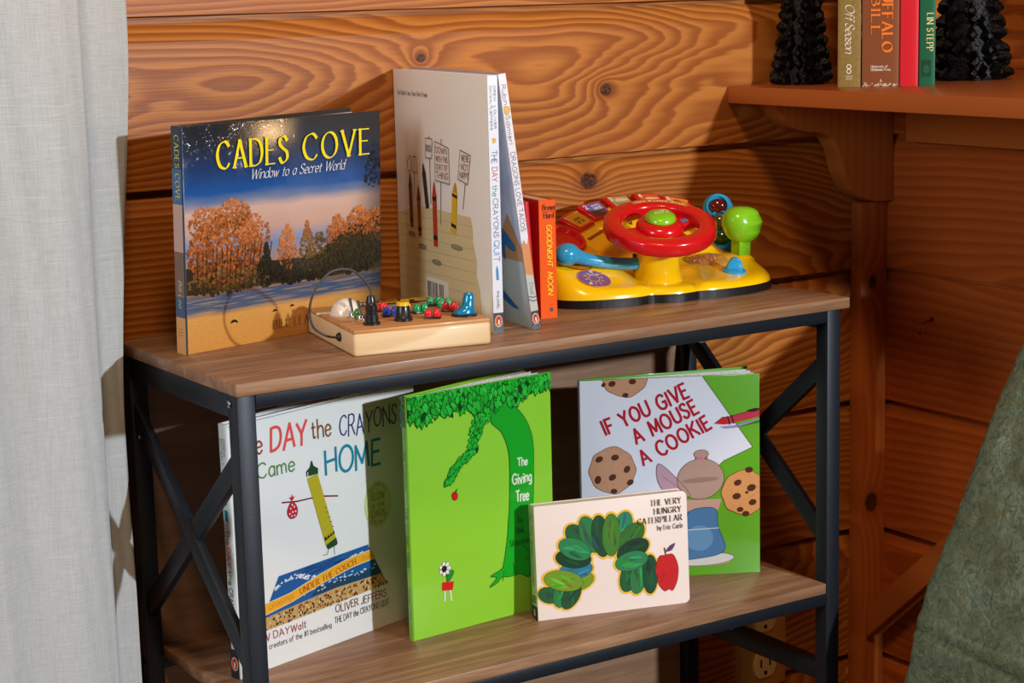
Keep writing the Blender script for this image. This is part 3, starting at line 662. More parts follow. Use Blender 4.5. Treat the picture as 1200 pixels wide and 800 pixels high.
A.poly([(.0, .058), (.0, .084), (.05, .088), (.11, .080), (.16, .078), (.205, .104), (.2525, .112), (.2525, .056), (.18, .055), (.1, .057)], (46, 36, 24), 1)
for k in range(16): A.line([(.012 + k * .0055 + rnd.random() * .003, .056), (.012 + k * .006 + rnd.random() * .004, .10)], .0007, (60, 36, 20), 6)
crown(.048, .095, .046, .036, AUT[:4], 520, .0016, .0034, 2); crown(.048, .097, .046, .036, AUT, 760, .0007, .0019, 3); crown(.026, .126, .022, .016, AUT, 240, .0008, .0020, 3); crown(.058, .132, .028, .015, AUT, 330, .0008, .0020, 3, .4); crown(.082, .108, .022, .022, AUT, 260, .0008, .0019, 3)
crown(.05, .066, .05, .012, OL, 200, .001, .003, 3)
crown(.126, .092, .017, .024, AUT[1:], 260, .0009, .002, 3, .6); crown(.152, .090, .016, .026, OL + AUT[2:4], 280, .0009, .002, 3, .8); crown(.168, .088, .012, .016, OL, 90, .0008, .002, 3, .5)
crown(.098, .076, .013, .023, DRK, 150, .001, .0026, 7, .8); crown(.130, .066, .022, .013, DRK, 150, .001, .003, 7)
crown(.192, .100, .019, .018, AUT[:5], 280, .0009, .0022, 3, .5); crown(.222, .106, .024, .018, AUT[:5], 320, .0009, .0022, 3, .4); crown(.244, .104, .014, .017, AUT[:4], 170, .0009, .0022, 3, .3)
crown(.215, .076, .042, .022, DRK, 330, .0014, .0034, 7); crown(.165, .066, .03, .012, DRK, 170, .0012, .003, 7)
crown(.243, .160, .016, .018, [(14, 22, 34), (18, 30, 46)], 60, .001, .003, 3, .6)
for (fx, fz, s) in ((.0565, .025, 1.2), (.1084, .0291, .8), (.1306, .0313, .7)): A.blob([(fx - .004 * s, fz - .001), (fx - .001, fz + .0018 * s), (fx + .003 * s, fz + .0006), (fx + .0034 * s, fz - .0016 * s), (fx + .0014, fz - .0004)], (24, 18, 14), 3)
YEL = (240, 222, 20)
A.text('CADES', .0400, .1770, .0258, YEL, .14, fit=.087, style='roman', ly=12); A.text('COVE', .1480, .1770, .0258, YEL, .14, fit=.088, style='roman', ly=12)
A.text('Window to a Secret World', .0800, .1638, .0098, (236, 238, 244), .10, fit=.121, style='script', slant=.32, ly=12, gap=1.5, space=5)
A.text('BILL LEA', .1056, .0106, .0088, (70, 34, 14), .10, fit=.046, style='roman', ly=12)
S = Art(.3, .4)
for (z0, z1, c) in ((0, .036, (214, 156, 84)), (.036, .056, (60, 82, 116)), (.056, .10, (120, 92, 74)), (.10, .146, (190, 160, 150)), (.146, .18, (60, 104, 150)), (.18, .2205, (40, 56, 74))): S.rect(0, .015, z0, z1, c, 0)
spine_text(S, 'CADES COVE', .0052, .212, .062, .0066, (226, 218, 90), style='roman', w=.13, ly=2); spine_text(S, 'Bill Lea', .0055, .072, .026, .0052, (240, 236, 230), style='script', slant=.2, ly=2)
for k in range(3): S.text(('TENNESSEE', 'VALLEY', 'PRESS')[k] if False else '-----', .003, .024 - k * .0032, .002, (70, 50, 40), .2, fit=.008, ly=2)
book('photo_book', 'hardcover photo book with a night-blue sky and autumn trees, CADES COVE in yellow', 'book', (.0260, .1635, 0), math.radians(13.2), math.radians(-2.6), W, Hh, t, (60, 80, 110), (60, 80, 110), A, S, fan=math.radians(7), mcov=m_cades, mback=M((24, 26, 32), .3, 0, .4))

# --- 2. wide white-backed picture book, spine to the front
W, Hh, t = .250, .2575, .0112
A = Art(.5, 0)
OFF = (244, 246, 240)
A.poly([(.0, .099), (.06, .113), (.2012, .113), (.206, .100), (.205, .088), (.2142, .069), (.2118, .055), (.2200, .040), (.2235, .0), (.0, .0)], (222, 208, 160), 1)
for k in range(9): A.line([(.0, .100 - k * .0118), (.205 + .0015 * k, .104 - k * .0118)], .0005, (176, 176, 150), 2)
K = (58, 52, 46)
A.text('The Battle Lines Have Been Drawn.', .0115, .2305, .0052, K, .10, fit=.0860, style='roman', ly=2)
def sign(pts, stick, words):
    A.poly(pts, (238, 236, 226), 3); A.line(pts + [pts[0]], .0009, K, 4); A.line(stick, .0011, K, 2.5)
    for (w_, x, y, l, h, c) in words: A.text(w_, x, y, h, c, .13, fit=l, ly=5, jit=1)
sign([(.0865, .1660), (.1040, .1665), (.1065, .1868), (.0880, .1872)], [(.098, .1900), (.0975, .118)], [('BOOO', .0895, .1735, .0140, .0065, (90, 84, 78))])
RB = (132, 62, 52)
sign([(.1115, .1440), (.1500, .1425), (.1500, .1800), (.1130, .1850)], [(.1310, .1885), (.1225, .098)], [('DOWN', .1160, .1735, .029, .0060, RB), ('WITH THIS', .1155, .1645, .031, .0055, RB), ('SORT OF', .1150, .1560, .031, .0055, RB), ('THING', .1150, .1470, .032, .0065, RB)])
sign([(.1720, .1500), (.1970, .1460), (.2060, .1760), (.1800, .1800)], [(.1905, .146), (.183, .120)], [("WE'RE", .1830, .1690, .019, .0062, RB), ('NOT', .1815, .1600, .018, .0062, RB), ('HAPPY!', .1770, .1515, .023, .0062, RB)])
def crayon(x0, y0, x1, y1, w, c, tip, band=(40, 36, 34), ly=6):
    dx, dy = x1 - x0, y1 - y0; L_ = math.hypot(dx, dy); ux, uy = dx / L_, dy / L_; nx, ny = -uy, ux
    P = lambda a, b_: (x0 + ux * a * L_ + nx * b_ * w, y0 + uy * a * L_ + ny * b_ * w)
    A.poly([P(0, -.5), P(.80, -.5), P(.80, .5), P(0, .5)], c, ly); A.poly([P(.80, -.42), P(.95, -.16), P(1, 0), P(.95, .16), P(.80, .42)], tip, ly)
    A.poly([P(.10, -.5), P(.17, -.5), P(.17, .5), P(.10, .5)], band, ly + 1); A.poly([P(.70, -.5), P(.76, -.5), P(.76, .5), P(.70, .5)], band, ly + 1)
A.line([(.0415, .166), (.0330, .158), (.036, .148), (.044, .150), (.0455, .160), (.0415, .166)], .0007, K, 2); A.line([(.055, .168), (.0515, .120)], .0008, K, 2); A.line([(.048, .165), (.060, .165), (.061, .148), (.048, .148), (.048, .165)], .0007, K, 2)
crayon(.0420, .088, .0405, .148, .0090, (96, 66, 48), (86, 58, 42)); crayon(.0650, .080, .0635, .136, .0092, (150, 76, 40), (130, 60, 30)); crayon(.0880, .112, .0790, .160, .0092, (52, 48, 46), (36, 34, 34)); crayon(.1080, .073, .1080, .143, .0110, (196, 62, 44), (206, 48, 36)); crayon(.1570, .093, .1650, .146, .0130, (226, 190, 40), (214, 150, 30))
for (ex, ey, er) in ((.0405, .0800, .010), (.070, .0690, .011), (.1085, .0560, .013), (.164, .078, .015)): A.ell(ex, ey, er, .0026, (150, 150, 120), 2, line=(80, 84, 66), lw=.0005)
A.rect(.0780, .1385, .012, .0382, (238, 236, 226), 3)
rnd = random.Random(5); xx = .0810
while xx < .126:
    w_ = rnd.choice((.0006, .0010, .0016)); 
    if not .1085 < xx < .1120: A.rect(xx, xx + w_, .013, .0335, (30, 28, 28), 4)
    xx += w_ + rnd.choice((.0006, .0009, .0012))
S = Art(.35, .25); S.rect(0, t, 0, .0210, (62, 66, 74), 1); S.rect(0, t, .021, Hh, (222, 226, 238), 0); penguin(S, .0056, .0125, .0120)
GR = (112, 116, 136)
spine_text(S, 'DREW', .0066, .2470, .0150, .0021, GR, w=.2, ly=2); spine_text(S, 'OLIVER', .0066, .2240, .0190, .0021, GR, w=.2, ly=2); spine_text(S, 'DAYWALT', .0024, .2470, .0205, .0021, GR, w=.2, ly=2); spine_text(S, 'JEFFERS', .0024, .2240, .0200, .0021, GR, w=.2, ly=2); S.line([(.0085, .2275), (.002, .2250)], .0006, GR, 2)
S.blob([(.0040, .1960), (.0075, .1955), (.0078, .1925), (.0050, .1905), (.0038, .1930)], (214, 172, 60), 2)
for (w_, z0, l, c, h) in (('THE', .1794, .0125, (74, 96, 160), .0056), ('DAY', .1630, .0145, (196, 62, 66), .0056), ('the', .1450, .0110, (70, 150, 100), .0056), ('CRAYONS', .1320, .0400, (96, 108, 150), .0054), ('QUIT', .0900, .0215, (66, 134, 200), .0058)): spine_text(S, w_, .0028, z0 + .004, l * .97, h, c, w=.12, ly=2, jit=1)
S.poly([(.0044, .0545), (.0072, .0540), (.0068, .0645), (.0054, .0690), (.0042, .0650)], (52, 140, 204), 2)
spine_text(S, 'PHILOMEL', .0045, .0430, .0180, .0022, (120, 120, 134), w=.2, ly=3)
book('picture_book', 'tall white picture book turned back-cover out with small crayons carrying protest signs', 'book', (.3490, .3135, 0), math.radians(-98), 0, W, Hh, t, OFF, (222, 226, 238), A, S, spine_right=True, round_spine=False, page_inset=.003, mcov=M(OFF, .5, 0, 0))

# --- 3. thin picture book leaning on it
W, Hh, t = .240, .2600, .0086
A = Art(.4, .2)
m_drg, g = new_mat('speckled_cover', .4, .2, .4); sp = g.noise(g.obj(), 420, 2); sp2 = g.noise(g.obj(), 30, 3)
c = g.ramp(sp2, [(.3, (150, 162, 196)), (.7, (178, 188, 216))]); c = g.mix(g.smooth(sp, .66, .72), c, (100, 110, 150)); g.put(g.b.inputs['Base Color'], c)
A.rect(0, W, 0, .078, (176, 186, 190), 1)
A.poly([(.0, .078), (.05, .110), (.10, .085), (.15, .122), (.19, .090), (.215, .118), (.24, .082), (.24, .070), (0, .070)], (178, 130, 92), 2)
A.blob([(.14, .118), (.168, .122), (.186, .150), (.196, .128), (.190, .104), (.206, .098), (.226, .083), (.214, .080), (.200, .084), (.196, .068), (.186, .078), (.178, .060), (.170, .040), (.200, .024), (.212, .018), (.190, .020), (.160, .034), (.150, .070)], (36, 104, 168), 3, (20, 50, 90))
rnd = random.Random(9)
for k in range(160): A.ell(rnd.random() * W, rnd.random() * Hh, .0006, .0006, (110, 116, 146), 3, n=6)
S = Art(.35, .2); S.rect(0, t, 0, .0190, (56, 62, 70), 1); S.rect(0, t, .019, .058, (186, 190, 190), 0); S.poly([(0, .058), (0, .088), (.003, .093), (.006, .086), (t, .096), (t, .055)], (208, 140, 82), 1); S.rect(0, t, .088, Hh, (224, 222, 232), 0); penguin(S, .0043, .0110, .0110)
spine_text(S, 'Rubin', .0020, .2490, .0195, .0046, (120, 112, 128), w=.14, ly=2, jit=1)
S.blob([(.0020, .2275), (.0066, .2268), (.0072, .2230), (.0050, .2195), (.0022, .2200)], (222, 168, 40), 2, (130, 90, 30), .0004)
spine_text(S, 'Salmieri', .0020, .2180, .0280, .0046, (120, 112, 128), w=.14, ly=2, jit=1)
spine_text(S, 'DRAGONS LOVE TACOS', .0018, .1815, .0800, .0048, (112, 110, 132), w=.13, ly=2, jit=1)
spine_text(S, 'Dial', .0026, .0480, .0110, .0036, (90, 96, 104), style='roman', w=.14, ly=2)
S.line([(.0005, .0348), (t * .5, .0330), (t, .0335)], .0008, (50, 56, 60), 3); S.line([(.0005, .0312), (t * .5, .0292), (t, .0298)], .0008, (50, 56, 60), 3)
book('leaning_book', 'slim picture book with a speckled blue-grey cover leaning against the white picture book', 'book', (.3579 + .0352, .0597 + .2372, 0), math.radians(-98.5), math.radians(-7.1), W, Hh, t, (170, 180, 210), (224, 222, 232), A, S, spine_right=True, round_spine=False, mcov=m_drg, page_inset=.003)

# --- 4. thin red book and the orange board book
book('red_book', 'thin plain red book squeezed between the leaning book and the orange board book', 'book', (.3915 + .0175, .113 + .1150, 0), math.radians(-98.6), math.radians(-3.2), .116, .1235, .0064, (196, 26, 34), (206, 40, 48), spine_right=True, page_inset=.0015)
S = Art(.3, .35)
OR = (70, 30, 14)
W, Hh, t = .112, .1245, .0190
S.text('Brown', .0042, .1140, .0056, OR, .15, fit=.0140, style='roman', ly=2); S.rect(.0040, .0182,   .1122, .1126, OR, 2); S.text('Hurd', .0055, .1055, .0056, OR, .15, fit=.0112, style='roman', ly=2)
spine_text(S, 'GOODNIGHT', .0082, .0985, .0430, .0058, (252, 218, 40), w=.15, slant=.22, ly=2); spine_text(S, 'MOON', .0082, .0490, .0235, .0058, (252, 218, 40), w=.15, slant=.22, ly=2)
S.rect(.0100, .0140, .0076, .0090, (60, 30, 20), 2); S.rect(.0100, .0140, .0096, .0110, (60, 30, 20), 2); S.rect(.0114, .0128, .0070, .0114, (60, 30, 20), 3)
book('board_book', 'thick orange board book with red covers beside the toy steering wheel', 'book', (.4000 + .0168, .1080 + .1107, 0), math.radians(-98.6), 0, W, Hh, t, (186, 24, 28), (244, 96, 16), None, S, spine_right=True, round_spine=False, page_inset=.0008, mpage=M((236, 196, 160), .6), mspn=M((244, 92, 10), .6, 0, 0, .2))

# --- 5. white picture book with crayon writing, lower shelf
W, Hh, t = .260, .2575, .0125
A = Art(.35, .3); WH = (236, 240, 242)
RED = (240, 84, 84); BR = (140, 86, 44); NV = (56, 62, 132); TL = (24, 136, 166); GN = (84, 146, 74); MAR = (128, 40, 36)
A.text('THE', .0120, .2215, .019, (160, 60, 50), .10, fit=.034, jit=1.5, ly=2) if False else A.text('The', .0100, .2220, .0200, (170, 66, 56), .10, fit=.0330, jit=1.5, ly=2)
A.text('DAY', .0540, .2190, .0235, RED, .13, fit=.0480, jit=2.0, slant=.15, ly=2, ang=.03)
A.text('the', .1105, .2215, .0190, BR, .10, fit=.0260, jit=1.0, ly=2)
A.text('CRAYONS', .1485, .2160, .0210, NV, .08, fit=.0830, jit=2.0, slant=.08, ly=2)
A.text('Came', .0350, .1955, .0150, GN, .11, fit=.0490, jit=1.0, ly=2)
A.text('HOME', .1265, .1800, .0255, TL, .12, fit=.0780, jit=2.0, slant=.05, ly=2)
YC = (186, 176, 42); DG = (36, 70, 44)
def bigcrayon():
    P = [(.1000, .1835), (.1155, .1855), (.1180, .1700), (.1375, .1180), (.1385, .1080), (.1280, .1040), (.1150, .1330)]
    A.poly([(.1003, .1830), (.1150, .1852), (.1360, .1130), (.1215, .1080)], YC, 3)
    A.poly([(.0998, .1848), (.0995, .1900), (.1050, .1940), (.1070, .2000), (.1082, .2000), (.1098, .1945), (.1160, .1905), (.1158, .1850)], DG, 4); A.line([(.1015, .1850), (.1015, .1890)], .0012, (210, 220, 200), 5)
    A.poly([(.1220, .1080), (.1365, .1130), (.1382, .1070), (.1370, .1050), (.1250, .1030), (.1230, .1050)], DG, 4)
    zig = [(.1197, .1155), (.1218, .1180), (.1234, .1150), (.1256, .1190), (.1272, .1160), (.1292, .1200), (.1308, .1172), (.1328, .1212), (.1340, .1205), (.1346, .1180), (.1206, .1128)]
    A.poly(zig, (40, 44, 30), 4)
    for k in range(5): A.line([(.1225 + k * .0022, .148 - k * .0055), (.1250 + k * .0022, .1475 - k * .0055)], .0007, (70, 66, 30), 4)
bigcrayon()
A.line([(.0655, .1655), (.085, .1625), (.1080, .1615)], .0016, (120, 40, 40), 2); A.line([(.1170, .1610), (.1415, .1560)], .0016, (120, 40, 40), 2)
A.blob([(.0785, .1640), (.0730, .1585), (.0715, .1530), (.0745, .1475), (.0790, .1462), (.0835, .1480), (.0855, .1530), (.0840, .1585)], (200, 36, 56), 3, (120, 20, 36), .0005)
A.poly([(.0785, .1640), (.0745, .1690), (.0775, .1680), (.0790, .1715), (.0800, .1680), (.0832, .1690)], (200, 36, 56), 3)
for (dx, dy) in ((.076, .157), (.081, .158), (.0785, .153), (.0745, .152), (.0825, .153), (.077, .149), (.081, .149), (.0785, .1605)): A.ell(dx, dy, .0010, .0010, WH, 5, n=8)
A.line(crom([(.125, .103), (.123, .0985), (.117, .0985)]), .0006, (60, 90, 60), 2); A.line([(.133, .104), (.1335, .0955)], .0006, (60, 90, 60), 2)
PC = [(.0555, .0918), (.1812, .0948), (.2072, .0460), (.0240, .0400)]
A.poly(PC, (30, 92, 160), 3)
def lerpq(u, v):
    a = [PC[3][i] * (1 - u) + PC[2][i] * u for i in (0, 1)]; b_ = [PC[0][i] * (1 - u) + PC[1][i] * u for i in (0, 1)]
    return (a[0] * (1 - v) + b_[0] * v, a[1] * (1 - v) + b_[1] * v)
rnd = random.Random(2)
A.poly([lerpq(0, 0), lerpq(1, 0), lerpq(1, .27), lerpq(.6, .33), lerpq(.3, .30), lerpq(0, .26)], (196, 160, 104), 4)
A.poly([lerpq(.45, .50), lerpq(1, .46), lerpq(1, .27), lerpq(.6, .33), lerpq(.38, .34)], (28, 66, 100), 4)
for k in range(300):
    u, v = rnd.random(), .01 + rnd.random() * .25; p = lerpq(u, v); s = .0004 + .0009 * rnd.random()
    A.ell(p[0], p[1], s * 1.6, s, rnd.choice(((60, 40, 28), (128, 60, 40), (224, 196, 140), (40, 40, 50), (160, 110, 60))), 5, rnd.random() * 3, 7)
for k in range(120):
    u = rnd.random(); v = .72 + .12 * math.sin(u * 9) + .08 * rnd.random(); p = lerpq(u, min(.98, v)); A.ell(p[0], p[1], .0022 * rnd.random() + .0006, .0009, (226, 236, 244), 4.5, .3, 7)
for k in range(30): u = .2 + .5 * rnd.random(); p = lerpq(u, .80 + .17 * rnd.random()); A.line([p, (p[0] + .012, p[1] + .001)], .0006, (16, 50, 110), 4.2)
for k in range(40): u = .3 + .7 * rnd.random(); p = lerpq(u, .40 + .16 * rnd.random()); A.ell(p[0], p[1], .002 * rnd.random() + .0005, .0008, (200, 216, 226), 4.6, .1, 6)
ob = [lerpq(0, .30), lerpq(.25, .45), lerpq(.5, .60), lerpq(.75, .73), lerpq(1, .84)]; ot_ = [lerpq(1, .99), lerpq(.75, .88), lerpq(.5, .77), lerpq(.25, .62), lerpq(0, .50)]
OB = [(.0300, .0560), (.0700, .0610), (.1150, .0700), (.1550, .0760), (.1920, .0780), (.1860, .0885), (.1500, .0865), (.1100, .0800), (.0700, .0710), (.0370, .0680)]
A.poly(OB, (240, 172, 44), 6); A.line(OB + [OB[0]], .0007, (224, 220, 200), 6.3)
A.text('UNDER THE COUCH', .0835, .0660, .0062, (150, 70, 24), .17, ang=.155, fit=.0800, style='roman', ly=7); A.text('Greetings', .0400, .0605, .0065, (190, 110, 30), .10, ang=.13, fit=.034, style='script', slant=.3, ly=7); A.text('from', .1710, .0790, .0055, (150, 84, 30), .10, ang=.05, fit=.015, style='script', slant=.3, ly=7)
A.text('DREW DAYWalt', .0095, .0300, .0076, (160, 52, 50), .12, fit=.0790, jit=1.5, ly=2, ang=-.01); A.text('OLIVER JEFFERS', .1310, .0335, .0080, (120, 40, 44), .12, fit=.0740, jit=1.5, ly=2, ang=-.015)
A.text('from the creators of the #1 bestselling', .0100, .0205, .0056, (80, 74, 76), .11, fit=.1140, jit=1.0, ly=2, ang=-.005); A.text('THE DAY the CRAYONS QUIT', .1290, .0225, .0064, (80, 74, 76), .11, fit=.0800, jit=1.0, ly=2)
A.ell(.1990, .1345, .0200, .0250, (206, 214, 150), 1)
SG = (150, 162, 96)
A.text('GLOW', .1890, .1400, .0080, SG, .14, fit=.0200, jit=1.5, ly=3); A.text('in the', .1900, .1312, .0060, SG, .14, fit=.0180, jit=1.2, ly=3); A.text('DARK', .1890, .1215, .0075, SG, .14, fit=.0200, jit=1.5, ly=3)
for k, ch in enumerate('GLOWING'): a = 2.3 - k * .24; A.text(ch, .199 + .0162 * math.cos(a), .1345 + .0205 * math.sin(a) - .001, .0034, SG, .16, ang=a - PI / 2, ly=3)
for k, ch in enumerate('DRAWING'): a = -2.3 + k * .26; A.text(ch, .199 + .0172 * math.cos(a), .1345 + .0215 * math.sin(a), .0036, SG, .16, ang=a + PI / 2, ly=3)
A.line([(.0005, .2550), (.2595, .2550)], .0005, (60, 60, 66), 2)
S = Art(.35, .3); S.rect(0, t, 0, .030, (38, 38, 44), 1); penguin(S, .0062, .0150, .0140)
GR = (130, 132, 140)
spine_text(S, 'DREW', .0075, .243, .018, .0026, GR, w=.18, ly=2); spine_text(S, 'DAYWALT', .0035, .243, .026, .0026, GR, w=.18, ly=2); spine_text(S, 'OLIVER JEFFERS', .0055, .213, .036, .0026, GR, w=.18, ly=2)
S.poly([(.004, .172), (.0085, .171), (.008, .160), (.0045, .161)], TL, 2)
for (w_, z0, l, c) in (('The', .152, .015, (170, 66, 56)), ('DAY', .134, .020, RED), ('the', .110, .014, GN), ('CRAYONS', .093, .036, (90, 92, 120)), ('Came', .054, .014, GN), ('HOME', .045, .010, TL)): spine_text(S, w_, .0038, z0, l, .0055, c, w=.14, ly=2, jit=1)
spine_text(S, 'PHILOMEL', .005, .0415, .0100, .0020, GR, w=.18, ly=3)
book('picture_book', 'white picture book standing behind the left front post with colourful crayon-scrawled title', 'book', (.0478, .1275, -.3236), math.radians(16.1), math.radians(.5), W, Hh, t, WH, (222, 228, 226), A, S, fan=math.radians(5))

# --- 6. bright green picture book
W, Hh, t = .187, .2590, .0090
LG = (140, 212, 56); MG = (16, 170, 36); DKG = (10, 66, 22)
A = Art(.22, .5); rnd = random.Random(11)
A.blob([(.1057, .2194), (.1196, .2034), (.1274, .1844), (.1292, .1623), (.1275, .1200), (.1260, .1080), (.1235, .0860), (.1180, .0600), (.1140, .0540), (.1002, .0493), (.1080, .0460), (.0986, .0376), (.1090, .0405), (.1150, .0450), (.1268, .0437), (.1400, .0440), (.1514, .0386), (.1560, .0480), (.1545, .0600), (.1553, .0887), (.1590, .1087), (.1612, .1450), (.1617, .1847), (.1550, .2077), (.1420, .2255), (.125, .240)], MG, 2, DKG, .0007)
for (x0, y0, x1, y1) in ((.118, .052, .116, .041), (.130, .058, .1335, .044), (.1335, .056, .130, .046), (.145, .075, .152, .066), (.148, .060, .156, .056)): A.line([(x0, y0), (x1, y1)], .0006, DKG, 4)
def leaf(x, y, s, a, ly):
    P = [(0, -.5), (.22, -.22), (.26, .1), (.0, .55), (-.26, .1), (-.22, -.22)]
    ca, sa = math.cos(a), math.sin(a); q = [(x + s * (px * ca - py * sa), y + s * (px * sa + py * ca)) for px, py in P]
    A.polys.append((q, DKG, ly)); k = .80
    A.polys.append(([(x + (qx - x) * k, y + (qy - y) * k) for qx, qy in q], rnd.choice(((30, 190, 50), (22, 174, 44), (44, 200, 60))), ly + .5))
def low(x):
    P = [(-.01, .233), (.003, .2310), (.019, .2240), (.034, .231), (.05, .2330), (.066, .2290), (.080, .2300), (.095, .222), (.108, .2260), (.122, .2310), (.139, .2270), (.150, .2360), (.168, .2380), (.1844, .2420), (.2, .243)]
    for i in range(len(P) - 1):
        if P[i][0] <= x <= P[i + 1][0]: u = (x - P[i][0]) / (P[i + 1][0] - P[i][0]); return P[i][1] * (1 - u) + P[i + 1][1] * u
    return .24
A.poly([(0, .259)] + [(x / 200.0, low(x / 200.0) + .004) for x in range(0, 38)] + [(.187, .259)], MG, 3)
LV = []
for k in range(430):
    x = rnd.random() * .194 - .003; lo = low(x); y = lo + (rnd.random()) * (.262 - lo); LV.append((x, y))
LV.sort(key=lambda p: p[1])
for i, (x, y) in enumerate(LV): leaf(x, y + .002, .0100 + rnd.random() * .0034, PI + (rnd.random() - .5) * 1.3 + .25, 4 + (i % 5) * .9)
BRN = crom([(.100, .226), (.0916, .2200), (.0850, .2070), (.0800, .1900), (.0700, .1830), (.0600, .1760), (.0520, .1660), (.0480, .1610)], n=9)
for i, (x, y) in enumerate(BRN):
    r = .0085 * (1 - .55 * i / len(BRN))
    for k in range(5): leaf(x + (rnd.random() - .5) * 2 * r, y + (rnd.random() - .5) * r, .0070, PI + (rnd.random() - .5) * 1.4 - .5, 4 + (k % 5) * .9)
A.ell(.0565, .1455, .0036, .0046, (216, 22, 30), 3, .2, 16, (70, 10, 14), .0005); A.blob([(.0570, .1500), (.0600, .1530), (.0590, .1505), (.0575, .1490)], (20, 60, 24), 5)
WT = (226, 240, 214)
A.text('The', .1400, .1632, .0085, WT, .17, fit=.0130, jit=1, ly=4); A.text('Giving', .1325, .1440, .0110, WT, .16, fit=.0255, jit=1, ly=4); A.text('Tree', .1370, .1245, .0115, WT, .16, fit=.0165, jit=1, ly=4)
A.text('by', .1386, .1010, .0065, DKG, .10, fit=.0055, jit=.8, ly=4); A.text('Shel', .1360, .0892, .0070, DKG, .10, fit=.0100, jit=.8, ly=4); A.text('Silverstein', .1268, .0765, .0070, DKG, .09, fit=.0260, jit=.8, ly=4)
# small potted flower where the cover has a figure
A.poly([(.0365, .0470), (.0500, .0450), (.0520, .0540), (.0370, .0560)], (214, 30, 36), 3); A.blob([(.044, .055), (.050, .060), (.052, .066), (.046, .066), (.043, .060)], (36, 140, 60), 4, (20, 60, 30)); A.line([(.0435, .055), (.0420, .068)], .0010, (36, 110, 50), 3)
for k in range(7): a = 2 * PI * k / 7; A.ell(.0410 + .0050 * math.cos(a), .0700 + .0052 * math.sin(a), .0030, .0024, (238, 238, 230), 4, a, 10, (40, 40, 40), .0003)
A.ell(.0400, .0700, .0034, .0036, (34, 34, 34), 5); A.line([(.0400, .0455), (.0395, .0350)], .0016, (238, 238, 230), 3); A.line([(.0470, .0450), (.0480, .0340)], .0016, (238, 238, 230), 3)
S = Art(.25, .4); DT = (60, 120, 36)
spine_text(S, 'Shel Silverstein', .0028, .2020, .0400, .0046, DT, w=.10, ly=2); spine_text(S, 'THE GIVING TREE', .0028, .1430, .0640, .0050, DT, w=.12, ly=2); spine_text(S, 'HarperCollins', .0028, .0580, .0350, .0046, DT, w=.10, ly=2)
rnd2 = random.Random(4)
for k in range(26): S.ell(rnd2.random() * .009, .228 + rnd2.random() * .03, .0016, .0030, rnd2.choice(((30, 168, 44), (20, 130, 60))), 1 + k % 3, rnd2.random() * 3, 8, DKG, .0003)
mG = M((146, 214, 56), .2, 0, .5, .5)
book('green_book', 'bright green picture book with a leafy tree and a small red apple', 'book', (.2420, .1213, -.3236), math.radians(4.5), 0, W, Hh, t, LG, (118, 190, 50), A, S, fan=math.radians(11), page_inset=.0025, mcov=mG, mspn=M((132, 202, 60), .22, 0, .5), flaps=[(.93, (110, 200, 40)), (.10, (110, 200, 40))])

# --- 7. tilted-paper cover with cookies
W, Hh, t = .2042, .2318, .0100
A = Art(.3, .4)
PAP = (222, 228, 244); GRN = (96, 170, 34)
A.poly([(0, .2318), (.1388, .2318), (.1961, .1474), (.1632, .1332), (.1196, .0947), (.10, .06), (.0, .02)], PAP, 1)
A.line([(.1388, .2318), (.1961, .1474), (.1632, .1332), (.145, .117)], .0007, (60, 70, 50), 2)
A.poly([(.0, .03), (.118, .0952), (.112, .085), (.0, .02)], (200, 206, 226), 1.5)
TAN = (196, 148, 118); TAN2 = (214, 152, 96); CH = (84, 42, 32); LINE = (96, 50, 50)
def cookie(cx, cz, r, c, chips, sx=1):
    P = [(cx + r * sx * (1 + .035 * math.sin(k * 2.7 + cx * 50)) * math.cos(2 * PI * k / 18), cz + r * (1 + .035 * math.sin(k * 1.9)) * math.sin(2 * PI * k / 18)) for k in range(18)]
    A.blob(P, c, 3, LINE, .0006)
    q = random.Random(int(cx * 1e4))
    for k in range(40): a = q.random() * 2 * PI; rr = r * .92 * math.sqrt(q.random()); A.ell(cx + rr * sx * math.cos(a), cz + rr * math.sin(a), .0008, .0006, tuple(int(v * .88) for v in c), 3.5, a, 6)
    for (dx, dz, s, a) in chips: A.ell(cx + dx * r, cz + dz * r, .0036 * s, .0027 * s, CH, 4.2, a, 12, (48, 22, 18), .0004)
cookie(.0517, .2385, .0272, TAN, [(-.55, -.42, 1.1, .3), (.3, -.36, 1.1, 0), (0, -.92, .9, 0), (-.9, -.45, .7, 1)])
cookie(.0355, .1277, .0268, TAN, [(-.55, .50, 1.2, .5), (.12, .55, 1.2, .2), (-.62, -.38, 1.3, 1.3), (0, -.30, 1.2, .6), (.62, .02, 1.2, 1), (.75, -.55, 1.1, .6), (.05, -.9, 1, 0)], .98)
cookie(.1865, .0950, .0262, TAN2, [(-.3, .45, 1.2, .4), (.3, .20, 1.4, .3), (-.35, -.15, 1.3, .2), (.35, -.45, 1.2, .3), (-.2, -.75, 1.0, 0), (.2, 1.0, 1.2, .1), (.1, .0, .5, 0), (.05, -.95, 1.1, 0)])
RD = (178, 26, 48)
def title(t_, x0, z0, x1, z1, h): A.text(t_, x0, z0, h, RD, .18, ang=math.atan2(z1 - z0, x1 - x0), fit=math.hypot(x1 - x0, z1 - z0), jit=.8, ly=3, space=6.5, gap=3.0, seed=3)
title('IF YOU GIVE', .0292, .1690, .1240, .2085, .0165); title('A MOUSE', .0640, .1570, .1345, .1905, .0165); title('A COOKIE', .0715, .1320, .1490, .1720, .0165)
A.poly([(.1523, .1763), (.1617, .1834), (.1680, .1835), (.2042, .1920), (.2042, .1824), (.1690, .1752), (.1635, .1748)], (196, 58, 78), 3)
